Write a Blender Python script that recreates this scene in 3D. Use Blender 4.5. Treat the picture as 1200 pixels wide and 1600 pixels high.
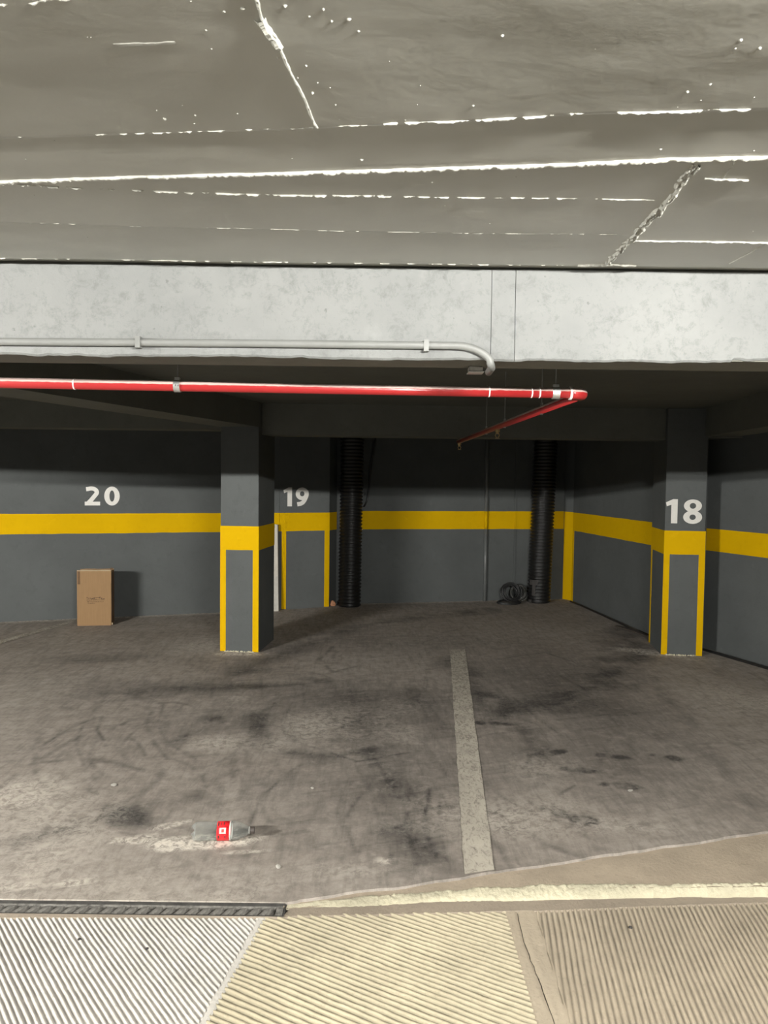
import bpy, bmesh, math, random
import numpy as np
from mathutils import Vector, Matrix

random.seed(7)
for o in list(bpy.data.objects):
    bpy.data.objects.remove(o, do_unlink=True)
SC = bpy.context.scene
COL = SC.collection

# ------------------------------------------------------------------ camera
PITCH, ROLL = math.radians(2.63), math.radians(0.68)
fw = Vector((0, math.cos(PITCH), -math.sin(PITCH)))
r0 = Vector((1, 0, 0)); u0 = r0.cross(fw)
rt = r0 * math.cos(ROLL) + u0 * math.sin(ROLL)
up = u0 * math.cos(ROLL) - r0 * math.sin(ROLL)
cam_data = bpy.data.cameras.new('camera')
cam = bpy.data.objects.new('camera', cam_data)
COL.objects.link(cam)
m = Matrix((rt, up, -fw)).transposed().to_4x4()
m.translation = Vector((0, 0, 1.6))
cam.matrix_world = m
cam_data.sensor_fit = 'VERTICAL'
cam_data.sensor_height = 32.0
cam_data.lens = 24.0            # 1200 px focal length on a 1600 px tall frame
cam_data.clip_start = 0.05
SC.camera = cam

# ------------------------------------------------------------------ world, exposure
w = bpy.data.worlds.new('world'); SC.world = w; w.use_nodes = True
bg = w.node_tree.nodes['Background']
bg.inputs[0].default_value = (0.02, 0.02, 0.02, 1); bg.inputs[1].default_value = 0.0
SC.view_settings.view_transform = 'Standard'
SC.view_settings.look = 'None'
SC.view_settings.gamma = 1.0
SC.view_settings.use_curve_mapping = False
SC.view_settings.exposure = 0.0

# tube lamps on the ceiling of the driving lane: (x, y, z, strength, length)
LAMPS = [(-4.8, -0.10, 2.165, 8200, 1.2),
         (1.2, -0.50, 2.212, 3250, 1.2)]
LAMP_COLOR = (1.0, 0.985, 0.93)

# ------------------------------------------------------------------ helpers
def tag(o, label=None, cat=None, group=None, kind=None):
    if label: o['label'] = label
    if cat: o['category'] = cat
    if group: o['group'] = group
    if kind: o['kind'] = kind
    return o

def mesh(name, verts, faces, mat=None, parent=None, smooth=False):
    me = bpy.data.meshes.new(name)
    me.from_pydata([tuple(v) for v in verts], [], [tuple(f) for f in faces])
    me.update()
    if smooth:
        me.polygons.foreach_set('use_smooth', [True] * len(me.polygons))
    o = bpy.data.objects.new(name, me)
    COL.objects.link(o)
    if mat: me.materials.append(mat)
    if parent:
        o.parent = parent
        o.matrix_parent_inverse = Matrix.Identity(4)
    return o

def empty(name, loc, rz=0):
    o = bpy.data.objects.new(name, None)
    COL.objects.link(o)
    o.location = loc; o.rotation_euler = (0, 0, rz)
    o.empty_display_size = 0.05
    return o

class MB:
    """collects shapes into one mesh"""
    def __init__(s): s.v = []; s.f = []
    def add(s, v, f):
        n = len(s.v); s.v += [tuple(p) for p in v]; s.f += [tuple(i + n for i in q) for q in f]; return s
    def box(s, a, b):
        (x0, y0, z0), (x1, y1, z1) = a, b
        v = [(x0,y0,z0),(x1,y0,z0),(x1,y1,z0),(x0,y1,z0),(x0,y0,z1),(x1,y0,z1),(x1,y1,z1),(x0,y1,z1)]
        return s.add(v, [(0,3,2,1),(4,5,6,7),(0,1,5,4),(1,2,6,5),(2,3,7,6),(3,0,4,7)])
    def prism(s, poly, z0, z1):
        # poly counter-clockwise seen from above
        n = len(poly)
        v = [(x, y, z0) for x, y in poly] + [(x, y, z1) for x, y in poly]
        f = [tuple(range(n - 1, -1, -1)), tuple(range(n, 2 * n))]
        f += [(i, (i + 1) % n, n + (i + 1) % n, n + i) for i in range(n)]
        return s.add(v, f)
    def tube(s, path, r, seg=12, cap=True):
        P = [Vector(p) for p in path]
        rs = r if isinstance(r, (list, tuple)) else [r] * len(P)
        v, f = [], []
        t0 = (P[1] - P[0]).normalized()
        ref = Vector((0, 0, 1)) if abs(t0.z) < 0.9 else Vector((1, 0, 0))
        nrm = (ref - t0 * ref.dot(t0)).normalized()
        for i, p in enumerate(P):
            if i == 0: t = (P[1] - P[0])
            elif i == len(P) - 1: t = (P[-1] - P[-2])
            else: t = (P[i + 1] - P[i]).normalized() + (P[i] - P[i - 1]).normalized()
            t.normalize()
            nrm = (nrm - t * nrm.dot(t)).normalized()
            b = t.cross(nrm)
            for k in range(seg):
                a = 2 * math.pi * k / seg
                v.append(p + (nrm * math.cos(a) + b * math.sin(a)) * rs[i])
        for i in range(len(P) - 1):
            for k in range(seg):
                k2 = (k + 1) % seg
                f.append((i*seg + k, i*seg + k2, (i+1)*seg + k2, (i+1)*seg + k))
        if cap:
            f.append(tuple(range(seg - 1, -1, -1)))
            f.append(tuple((len(P) - 1) * seg + k for k in range(seg)))
        return s.add(v, f)
    def lathe(s, prof, seg=24, xf=None):
        # prof: (r, h) pairs about local z
        v, f = [], []
        for r, h in prof:
            for k in range(seg):
                a = 2 * math.pi * k / seg
                p = Vector((r * math.cos(a), r * math.sin(a), h))
                v.append(xf @ p if xf else p)
        for i in range(len(prof) - 1):
            for k in range(seg):
                k2 = (k + 1) % seg
                f.append((i*seg + k, i*seg + k2, (i+1)*seg + k2, (i+1)*seg + k))
        return s.add(v, f)
    def build(s, name, mat, parent=None, smooth=False):
        return mesh(name, s.v, s.f, mat, parent, smooth)

def smooth_by_angle(o, deg=40):
    me = o.data
    me.polygons.foreach_set('use_smooth', [True] * len(me.polygons))
    bm = bmesh.new(); bm.from_mesh(me)
    for e in bm.edges:
        if len(e.link_faces) == 2 and e.calc_face_angle(0) > math.radians(deg): e.smooth = False
        elif len(e.link_faces) != 2: e.smooth = False
    bm.to_mesh(me); bm.free()
    return o

# value noise on numpy arrays
_rng = np.random.default_rng(11)
_tab = _rng.random((256, 256))
def vnoise(x, y):
    xi = np.floor(x).astype(int); yi = np.floor(y).astype(int)
    fx = x - xi; fy = y - yi
    fx = fx * fx * (3 - 2 * fx); fy = fy * fy * (3 - 2 * fy)
    a = _tab[xi & 255, yi & 255]; b = _tab[(xi + 1) & 255, yi & 255]
    c = _tab[xi & 255, (yi + 1) & 255]; d = _tab[(xi + 1) & 255, (yi + 1) & 255]
    return (a * (1 - fx) + b * fx) * (1 - fy) + (c * (1 - fx) + d * fx) * fy
def fbm(x, y, o=4):
    x = np.asarray(x, float); y = np.asarray(y, float)
    s = 0; a = 0.5; t = 0
    for i in range(o):
        s = s + a * vnoise(x + 17.3 * i, y + 9.1 * i); t += a
        x = x * 2.03; y = y * 2.03; a *= 0.5
    return s / t
def n1(x, seed=0.0):
    return float(fbm(np.array([x]), np.array([seed * 7.31 + 3.3]), 3)[0])

# ------------------------------------------------------------------ materials
MATS = {}
def nodes_of(name):
    mt = bpy.data.materials.new(name); mt.use_nodes = True
    nt = mt.node_tree
    return mt, nt, nt.nodes['Principled BSDF']
def N(nt, typ, **kw):
    n = nt.nodes.new(typ)
    for k, v in kw.items():
        if k.startswith('i_'):
            key = k[2:]
            n.inputs[int(key) if key.isdigit() else key.replace('_', ' ')].default_value = v
        else: setattr(n, k, v)
    return n
def noise(nt, scale, detail=4, rough=0.55, vec=None, dist=0.0, coord='Object'):
    n = N(nt, 'ShaderNodeTexNoise')
    n.inputs['Scale'].default_value = scale; n.inputs['Detail'].default_value = detail
    n.inputs['Roughness'].default_value = rough; n.inputs['Distortion'].default_value = dist
    if vec is None:
        tc = N(nt, 'ShaderNodeTexCoord'); vec = tc.outputs[coord]
    nt.links.new(vec, n.inputs['Vector'])
    return n.outputs['Fac']
def mapping(nt, scale=(1, 1, 1), rot=(0, 0, 0), loc=(0, 0, 0), coord='Object'):
    tc = N(nt, 'ShaderNodeTexCoord'); mp = N(nt, 'ShaderNodeMapping')
    nt.links.new(tc.outputs[coord], mp.inputs['Vector'])
    mp.inputs['Scale'].default_value = scale; mp.inputs['Rotation'].default_value = rot
    mp.inputs['Location'].default_value = loc
    return mp.outputs['Vector']
def ramp(nt, fac, stops, interp='LINEAR'):
    r = N(nt, 'ShaderNodeValToRGB'); r.color_ramp.interpolation = interp
    el = r.color_ramp.elements
    while len(el) < len(stops): el.new(0.5)
    for e, (p, c) in zip(el, stops):
        e.position = p
        e.color = (c, c, c, 1) if isinstance(c, (int, float)) else (*c, 1)
    nt.links.new(fac, r.inputs['Fac'])
    return r.outputs['Color']
def mixc(nt, fac, a, b, mode='MIX'):
    mx = N(nt, 'ShaderNodeMix', data_type='RGBA', blend_type=mode)
    def put(sock, v):
        if hasattr(v, 'is_output'): nt.links.new(v, sock)
        elif isinstance(v, (int, float)): sock.default_value = v
        else: sock.default_value = (*v, 1)
    put(mx.inputs[0], fac); put(mx.inputs[6], a); put(mx.inputs[7], b)
    return mx.outputs[2]
def math_n(nt, op, a, b=None, clamp=False):
    mn = N(nt, 'ShaderNodeMath', operation=op); mn.use_clamp = clamp
    for i, v in enumerate((a, b)):
        if v is None: continue
        if hasattr(v, 'is_output'): nt.links.new(v, mn.inputs[i])
        else: mn.inputs[i].default_value = v
    return mn.outputs[0]
def bump(nt, bsdf, h, strength=0.3, dist=0.01):
    b = N(nt, 'ShaderNodeBump'); b.inputs['Strength'].default_value = strength
    b.inputs['Distance'].default_value = dist
    nt.links.new(h, b.inputs['Height']); nt.links.new(b.outputs[0], bsdf.inputs['Normal'])
def attr(nt, name):
    a = N(nt, 'ShaderNodeAttribute'); a.attribute_name = name
    return a.outputs['Fac']

def plain(name, col, rough=0.6, metal=0.0, var=0.12, scale=20, bstr=0.0, bscale=80, spec=0.5):
    mt, nt, b = nodes_of(name)
    n = noise(nt, scale)
    lo = tuple(c * (1 - var) for c in col); hi = tuple(min(1, c * (1 + var)) for c in col)
    nt.links.new(ramp(nt, n, [(0.3, lo), (0.7, hi)]), b.inputs['Base Color'])
    b.inputs['Roughness'].default_value = rough; b.inputs['Metallic'].default_value = metal
    b.inputs['Specular IOR Level'].default_value = spec
    if bstr: bump(nt, b, noise(nt, bscale), bstr, 0.004)
    MATS[name] = mt
    return mt

def wall_paint(name, col, var=0.10, dirt=0.35, rough=0.75, spec=0.12):
    """roller-painted plaster: blotchy tone, small pits, scuffs"""
    mt, nt, b = nodes_of(name)
    big = noise(nt, 1.7, 5, 0.6); mid = noise(nt, 14, 5, 0.65); fine = noise(nt, 120, 3)
    c = ramp(nt, big, [(0.3, tuple(x * (1 - var) for x in col)), (0.7, tuple(x * (1 + var) for x in col))])
    c = mixc(nt, ramp(nt, mid, [(0.54, 0.0), (0.74, dirt)]), c, tuple(x * 0.72 for x in col))
    c = mixc(nt, ramp(nt, noise(nt, 9, 6, 0.7, dist=0.6), [(0.60, 0.0), (0.74, 0.30)]), c, tuple(min(1, x * 1.35 + 0.01) for x in col))
    nt.links.new(c, b.inputs['Base Color'])
    b.inputs['Roughness'].default_value = rough; b.inputs['Specular IOR Level'].default_value = spec
    h = math_n(nt, 'ADD', math_n(nt, 'MULTIPLY', mid, 0.7), math_n(nt, 'MULTIPLY', fine, 0.3))
    bump(nt, b, h, 0.55, 0.008)
    MATS[name] = mt
    return mt

GREY = wall_paint('grey_wall_paint', (0.078, 0.083, 0.082))
YELLOW = wall_paint('yellow_stripe_paint', (0.51, 0.308, 0.0012), var=0.05, dirt=0.25, spec=0.05)
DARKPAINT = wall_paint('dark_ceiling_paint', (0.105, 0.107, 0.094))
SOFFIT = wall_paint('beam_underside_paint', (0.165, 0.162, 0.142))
PIPEGREY = plain('grey_pipe_paint', (0.105, 0.110, 0.108), 0.35, var=0.05)
WHITE = plain('white_number_paint', (0.56, 0.545, 0.51), 0.6, var=0.04, scale=60)

def mat_beam():
    mt, nt, b = nodes_of('limewashed_concrete')
    big = noise(nt, 2.2, 6, 0.62); mid = noise(nt, 24, 8, 0.78, dist=0.3); fine = noise(nt, 90, 4, 0.6)
    c = ramp(nt, big, [(0.28, (0.142, 0.146, 0.143)), (0.72, (0.192, 0.196, 0.190))])
    c = mixc(nt, ramp(nt, mid, [(0.50, 0.0), (0.70, 0.75)]), c, (0.098, 0.102, 0.098))
    pit = noise(nt, 38, 3, 0.5)
    c = mixc(nt, ramp(nt, pit, [(0.70, 0.0), (0.76, 0.6)]), c, (0.075, 0.077, 0.073))
    c = mixc(nt, ramp(nt, noise(nt, 5, 6, 0.7), [(0.60, 0.0), (0.75, 0.35)]), c, (0.25, 0.255, 0.245))
    nt.links.new(c, b.inputs['Base Color']); b.inputs['Roughness'].default_value = 0.75
    h = math_n(nt, 'ADD', mid, math_n(nt, 'MULTIPLY', fine, 0.5))
    bump(nt, b, h, 0.35, 0.006)
    return mt
BEAM = mat_beam()

def mat_ceiling():
    mt, nt, b = nodes_of('glossy_ceiling_paint')
    st = noise(nt, 3.0, 5, 0.6, mapping(nt, (0.6, 3.0, 1)))
    big = noise(nt, 2.5, 4)
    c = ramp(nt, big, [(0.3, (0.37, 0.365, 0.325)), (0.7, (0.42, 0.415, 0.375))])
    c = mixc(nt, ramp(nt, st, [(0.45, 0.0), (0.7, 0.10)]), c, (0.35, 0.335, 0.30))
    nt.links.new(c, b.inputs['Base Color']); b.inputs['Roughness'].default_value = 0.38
    h = math_n(nt, 'ADD', noise(nt, 26, 5, 0.6), math_n(nt, 'MULTIPLY', noise(nt, 8, 3), 1.2))
    bump(nt, b, h, 0.10, 0.006)
    return mt
CEIL = mat_ceiling()

def mat_floor():
    mt, nt, b = nodes_of('dirty_concrete_slab')
    big = noise(nt, 1.1, 6, 0.65, dist=0.5)
    c = ramp(nt, big, [(0.30, (0.225, 0.195, 0.168)), (0.70, (0.315, 0.280, 0.245))])
    # brushed streaks
    s1 = noise(nt, 6, 6, 0.7, mapping(nt, (5, 0.7, 1), (0, 0, math.radians(24))), dist=0.8)
    s2 = noise(nt, 6, 6, 0.7, mapping(nt, (0.7, 4, 1), (0, 0, math.radians(14))), dist=1.0)
    c = mixc(nt, ramp(nt, s1, [(0.48, 0.0), (0.72, 0.45)]), c, (0.115, 0.102, 0.09))
    c = mixc(nt, ramp(nt, s2, [(0.54, 0.0), (0.78, 0.22)]), c, (0.33, 0.295, 0.255))
    # oil and tyre dirt, laid down on the slab as a mask of its own
    d = attr(nt, 'dirt')
    fine = noise(nt, 30, 6, 0.75, dist=0.6)
    dm = math_n(nt, 'MULTIPLY', d, math_n(nt, 'ADD', math_n(nt, 'MULTIPLY', fine, 1.8), 0.35), True)
    c = mixc(nt, dm, c, (0.035, 0.032, 0.030))
    mott = noise(nt, 11, 9, 0.78, dist=0.25)
    c = mixc(nt, ramp(nt, mott, [(0.40, 0.36), (0.54, 0.0)]), c, (0.095, 0.083, 0.071))
    c = mixc(nt, ramp(nt, mott, [(0.54, 0.0), (0.70, 0.40)]), c, (0.40, 0.36, 0.315))
    p = attr(nt, 'pale')
    sp = noise(nt, 24, 5, 0.8, mapping(nt, (1, 1, 1)), dist=0.8)
    pm = math_n(nt, 'MULTIPLY', p, ramp(nt, sp, [(0.42, 0.0), (0.56, 1.0)]), True)
    c = mixc(nt, pm, c, (0.60, 0.545, 0.47))
    speck = noise(nt, 160, 2, 0.5)
    c = mixc(nt, ramp(nt, speck, [(0.70, 0.0), (0.80, 0.35)]), c, (0.42, 0.38, 0.33))
    nt.links.new(c, b.inputs['Base Color'])
    nt.links.new(ramp(nt, s1, [(0.3, 0.62), (0.7, 0.85)]), b.inputs['Roughness'])
    b.inputs['Specular IOR Level'].default_value = 0.35
    bump(nt, b, math_n(nt, 'ADD', fine, math_n(nt, 'MULTIPLY', speck, 0.5)), 0.22, 0.004)
    return mt
FLOOR = mat_floor()

def mat_rough_concrete(name, col, var=0.2, bs=0.5, groove=False):
    mt, nt, b = nodes_of(name)
    big = noise(nt, 3, 6, 0.65); fine = noise(nt, 60, 5, 0.7)
    c = ramp(nt, big, [(0.3, tuple(x * (1 - var) for x in col)), (0.7, tuple(x * (1 + var) for x in col))])
    c = mixc(nt, ramp(nt, fine, [(0.55, 0.0), (0.75, 0.5)]), c, tuple(x * 0.55 for x in col))
    c = mixc(nt, ramp(nt, noise(nt, 22, 5, 0.7, dist=0.5), [(0.6, 0.0), (0.75, 0.35)]), c, tuple(min(1, x * 1.5) for x in col))
    if groove: c = mixc(nt, attr(nt, 'grime_shade'), c, tuple(x * 0.42 for x in col))  # darker valleys: grime plus painted shade, as the light leaves grooves faint
    nt.links.new(c, b.inputs['Base Color']); b.inputs['Roughness'].default_value = 0.85
    bump(nt, b, fine, bs, 0.006)
    return mt
RAMP_A = mat_rough_concrete('ramp_concrete_pale', (0.47, 0.445, 0.405), 0.10, groove=True)
RAMP_B = mat_rough_concrete('ramp_concrete_yellowish', (0.37, 0.325, 0.228), 0.14, groove=True)
RAMP_C = mat_rough_concrete('ramp_concrete_brownish', (0.35, 0.295, 0.22), 0.14, groove=True)
LANE = mat_rough_concrete('low_bounce_lane', (0.095, 0.088, 0.078), 0.2)  # lane floor beyond the panels, coloured darker to cut bounced light
APRON = mat_rough_concrete('apron_mortar', (0.31, 0.255, 0.19), 0.2)
CRUST = mat_rough_concrete('broken_mortar_edge', (0.42, 0.385, 0.28), 0.25, 0.8)
GUTTER = mat_rough_concrete('gutter_mortar', (0.235, 0.195, 0.15), 0.18)
LINE = None
def mat_line():
    mt, nt, b = nodes_of('worn_white_line_paint')
    c = ramp(nt, noise(nt, 4, 5), [(0.3, (0.33, 0.30, 0.25)), (0.7, (0.46, 0.42, 0.35))])
    wear = noise(nt, 26, 6, 0.75, mapping(nt, (1.6, 0.7, 1)), dist=1.2)
    y = N(nt, 'ShaderNodeSeparateXYZ'); tc = N(nt, 'ShaderNodeTexCoord')
    nt.links.new(tc.outputs['Object'], y.inputs[0])
    # worn much thinner at the wall end, where cars turn
    k = math_n(nt, 'MULTIPLY', math_n(nt, 'SUBTRACT', y.outputs[1], 3.0), 0.018)
    wf = math_n(nt, 'ADD', wear, k)
    c = mixc(nt, ramp(nt, wf, [(0.50, 0.0), (0.66, 0.85)]), c, (0.14, 0.122, 0.10))
    nt.links.new(c, b.inputs['Base Color']); b.inputs['Roughness'].default_value = 0.75
    bump(nt, b, wear, 0.25, 0.003)
    return mt
LINE = mat_line()
RED = plain('red_gloss_paint', (0.62, 0.020, 0.018), 0.36, var=0.08, scale=30)
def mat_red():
    mt, nt, b = nodes_of('red_gloss_paint_highlit')
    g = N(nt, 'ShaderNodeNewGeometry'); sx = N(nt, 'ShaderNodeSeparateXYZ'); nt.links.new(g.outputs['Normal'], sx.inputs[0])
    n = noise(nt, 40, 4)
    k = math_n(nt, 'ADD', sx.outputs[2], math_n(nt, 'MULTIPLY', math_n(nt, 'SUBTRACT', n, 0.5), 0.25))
    c = mixc(nt, ramp(nt, k, [(0.14, 0.0), (0.27, 0.9)]), (0.30, 0.017, 0.018), (0.50, 0.40, 0.36))  # pale highlight along the upper side, painted into the colour
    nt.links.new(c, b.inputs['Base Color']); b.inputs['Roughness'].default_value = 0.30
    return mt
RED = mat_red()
REDDULL = plain('red_fitting_paint', (0.55, 0.05, 0.04), 0.35, var=0.15, scale=60)
CHROME = plain('galvanised_metal', (0.55, 0.55, 0.53), 0.4, metal=0.9, var=0.1)
SEALTAPE = plain('white_thread_seal', (0.75, 0.70, 0.66), 0.6)
ROD = plain('zinc_rod', (0.30, 0.30, 0.29), 0.5, metal=0.6)
BRASS = plain('brass_sprinkler', (0.60, 0.45, 0.22), 0.35, metal=0.9)
CONDUIT = plain('painted_conduit', (0.165, 0.168, 0.160), 0.5, var=0.08, scale=12, bstr=0.2)
BLACKPVC = plain('black_corrugated_plastic', (0.0065, 0.0065, 0.0062), 0.40, var=0.3, scale=14)
CABLE = plain('black_cable_rubber', (0.012, 0.012, 0.012), 0.42, var=0.2)
HOSE = plain('grey_hose', (0.035, 0.035, 0.030), 0.35)
TUBE_EM = None
IRON = plain('cast_iron_grate', (0.16, 0.152, 0.138), 0.65, metal=0.2, var=0.55, scale=60, bstr=0.5)
DARKPIT = plain('drain_sludge', (0.03, 0.028, 0.025), 0.9, var=0.4, scale=30, bstr=0.6)
PLANK = mat_rough_concrete('white_board', (0.47, 0.44, 0.385), 0.08, 0.1)
WOODEDGE = plain('dark_board_edge', (0.045, 0.036, 0.028), 0.7)
BRICK = plain('broken_brick', (0.36, 0.17, 0.09), 0.9, var=0.25, scale=40, bstr=0.6)
HOUSING = plain('white_steel_housing', (0.7, 0.7, 0.68), 0.4)
PLASTICW = plain('white_plastic', (0.42, 0.41, 0.38), 0.45)
PLASTICB = plain('dark_plastic', (0.05, 0.04, 0.035), 0.5)
STONE = plain('pebble_stone', (0.40, 0.37, 0.33), 0.8, var=0.3, scale=90)
STONED = plain('dark_pebble_stone', (0.03, 0.027, 0.025), 0.8)
PAPER = plain('paper_scrap', (0.42, 0.40, 0.36), 0.8)

def mat_card():
    mt, nt, b = nodes_of('corrugated_cardboard')
    st = noise(nt, 30, 3, 0.5, mapping(nt, (6, 6, 0.15)))
    c = ramp(nt, st, [(0.3, (0.200, 0.117, 0.050)), (0.7, (0.230, 0.136, 0.060))])
    c = mixc(nt, ramp(nt, noise(nt, 6, 5), [(0.5, 0.0), (0.75, 0.25)]), c, (0.155, 0.088, 0.036))
    nt.links.new(c, b.inputs['Base Color']); b.inputs['Roughness'].default_value = 0.8
    bump(nt, b, st, 0.12, 0.003)
    return mt
CARD = mat_card()
CARDEDGE = plain('torn_cardboard_edge', (0.30, 0.235, 0.155), 0.85)
CARDDARK = plain('darker_cardboard', (0.105, 0.058, 0.026), 0.85)
INK = plain('faded_ink', (0.075, 0.042, 0.018), 0.85)
def mat_pet():
    mt, nt, b = nodes_of('clear_bottle_plastic')
    b.inputs['Base Color'].default_value = (0.55, 0.56, 0.54, 1); b.inputs['Roughness'].default_value = 0.08; b.inputs['Specular IOR Level'].default_value = 0.9
    n = noise(nt, 22, 3)
    bump(nt, b, n, 0.35, 0.004)
    tr = N(nt, 'ShaderNodeBsdfTransparent'); tr.inputs[0].default_value = (0.95, 0.955, 0.95, 1)
    lw = N(nt, 'ShaderNodeLayerWeight'); lw.inputs['Blend'].default_value = 0.35
    mx = N(nt, 'ShaderNodeMixShader')
    k = math_n(nt, 'ADD', math_n(nt, 'MULTIPLY', lw.outputs['Facing'], 0.18), 0.035)
    nt.links.new(k, mx.inputs[0]); nt.links.new(tr.outputs[0], mx.inputs[1]); nt.links.new(b.outputs[0], mx.inputs[2])
    out = [q for q in nt.nodes if q.type == 'OUTPUT_MATERIAL'][0]
    nt.links.new(mx.outputs[0], out.inputs['Surface'])
    return mt
PET = mat_pet()
def mat_label():
    mt, nt, b = nodes_of('red_bottle_label')
    # white flourish of script along the label, too small to read
    v = mapping(nt, (60, 60, 60), coord='Object')
    n = noise(nt, 2.2, 3, 0.5, v, dist=2.2)
    c = mixc(nt, ramp(nt, n, [(0.56, 0.0), (0.60, 0.75)]), (0.70, 0.018, 0.025), (0.22, 0.01, 0.012))
    nt.links.new(c, b.inputs['Base Color']); b.inputs['Roughness'].default_value = 0.3
    return mt
LABEL = mat_label()
def mat_emit():
    mt, nt, b = nodes_of('lit_fluorescent_tube')
    return mt

# ------------------------------------------------------------------ room shell
CZ, BZ = 2.27, 2.25            # lane ceiling, bay ceiling
def floor_edge(x):
    if x < -0.35: return 2.812
    if x < -0.08: return 2.812 + (x + 0.35) / 0.27 * 0.081
    return 2.893 + 0.297 * min(x + 0.08, 3.2)

def ellipse_mask(X, Y, cx, cy, rx, ry, rot=0, soft=0.5, warp=0.35, ws=3.0):
    a = math.radians(rot)
    dx = X - cx; dy = Y - cy
    u = (dx * math.cos(a) + dy * math.sin(a)) / rx; v = (-dx * math.sin(a) + dy * math.cos(a)) / ry
    d = np.sqrt(u * u + v * v) + (fbm(X * ws + cx, Y * ws + cy, 4) - 0.5) * 2 * warp
    return np.clip((1 - d) / soft, 0, 1)
def arc_mask(X, Y, cx, cy, r, w_, a0, a1, sy=1.0, ws=8):
    dx = X - cx; dy = (Y - cy) / sy
    rr = np.hypot(dx, dy); an = np.degrees(np.arctan2(dy, dx)) % 360
    rr = rr + (fbm(X * 3, Y * 3, 3) - 0.5) * 0.06
    band = np.clip(1 - np.abs(rr - r) / w_, 0, 1)
    span = (a1 - a0) % 360; t = ((an - a0) % 360) / span
    inside = np.clip(np.minimum(t, 1 - t) * 6, 0, 1) * (t < 1)
    return band * inside * np.clip(fbm(X * ws, Y * ws, 4) * 2.2 - 0.5, 0, 1)

STROKES = [
    ([(-2.163, 5.38), (-1.673, 5.563), (-1.31, 5.823), (-0.988, 6.625), (-0.506, 7.746), (0.306, 8.687), (1.245, 9.167)], 0.24, 0.55),
    ([(0.608, 6.705), (0.745, 5.97), (0.822, 5.156), (0.869, 4.377)], 0.2, 0.6),
    ([(-0.15, 4.917), (0.017, 4.154), (0.135, 3.459), (0.174, 3.058)], 0.17, 0.55),
    ([(2.737, 8.101), (1.932, 6.322), (1.423, 5.56), (1.002, 5.309)], 0.38, 0.6),
    ([(-0.937, 3.747), (-1.128, 3.645), (-1.354, 3.358), (-1.538, 3.263)], 0.1, 0.45),
    ([(-0.751, 5.345), (-0.816, 5.052), (-0.787, 4.707), (-0.637, 4.41), (-0.277, 4.339), (0.055, 4.508)], 0.07, 0.5),
    ([(-1.085, 5.014), (-1.174, 4.693), (-1.207, 4.52)], 0.1, 0.6),
    ([(-1.272, 3.612), (-1.147, 3.559), (-1.077, 3.46)], 0.1, 0.55),
    ([(2.185, 6.131), (2.065, 5.276), (1.914, 4.31), (1.877, 3.713)], 0.09, 0.3),
    ([(0.255, 5.678), (0.359, 5.069), (0.413, 4.69)], 0.16, 0.5),
    ([(-1.566, 5.207), (-1.513, 4.866), (-1.359, 4.514), (-1.202, 4.259)], 0.022, 0.4),
    ([(-1.522, 5.283), (-1.448, 4.894), (-1.306, 4.572), (-1.115, 4.312)], 0.018, 0.4),
    ([(-1.886, 4.789), (-1.797, 4.445), (-1.629, 4.149), (-1.499, 3.973)], 0.018, 0.4),
    ([(-1.837, 4.986), (-1.784, 4.731), (-1.622, 4.451)], 0.018, 0.6),
    ([(-0.383, 4.721), (-0.23, 4.85), (-0.049, 5.165)], 0.018, 0.6),
    ([(-0.439, 4.491), (-0.127, 4.245), (0.166, 4.405)], 0.02, 0.6),
    ([(1.003, 4.486), (0.869, 4.377), (0.796, 4.179)], 0.025, 0.45),
    ([(1.019, 3.939), (0.887, 3.799), (0.813, 3.578)], 0.02, 0.5),
    ([(0.148, 3.856), (0.111, 3.459), (0.15, 3.109)], 0.02, 0.6),
    ([(0.248, 3.9), (0.209, 3.527), (0.233, 3.165)], 0.02, 0.6),
    ([(0.309, 3.821), (0.27, 3.463), (0.285, 3.139)], 0.018, 0.5),
    ([(0.046, 3.393), (0.05, 3.161)], 0.02, 0.5),
    ([(0.951, 5.54), (1.064, 4.962), (1.17, 4.546)], 0.015, 0.5),
    ([(1.034, 6.726), (1.487, 6.997), (1.8, 6.423)], 0.02, 0.5),
    ([(-1.936, 3.835), (-1.921, 4.236), (-1.817, 4.612)], 0.03, 0.35),
    ([(-0.467, 7.158), (-0.544, 6.647), (-0.403, 6.213), (-0.201, 6.436)], 0.03, 0.5)]

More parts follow.
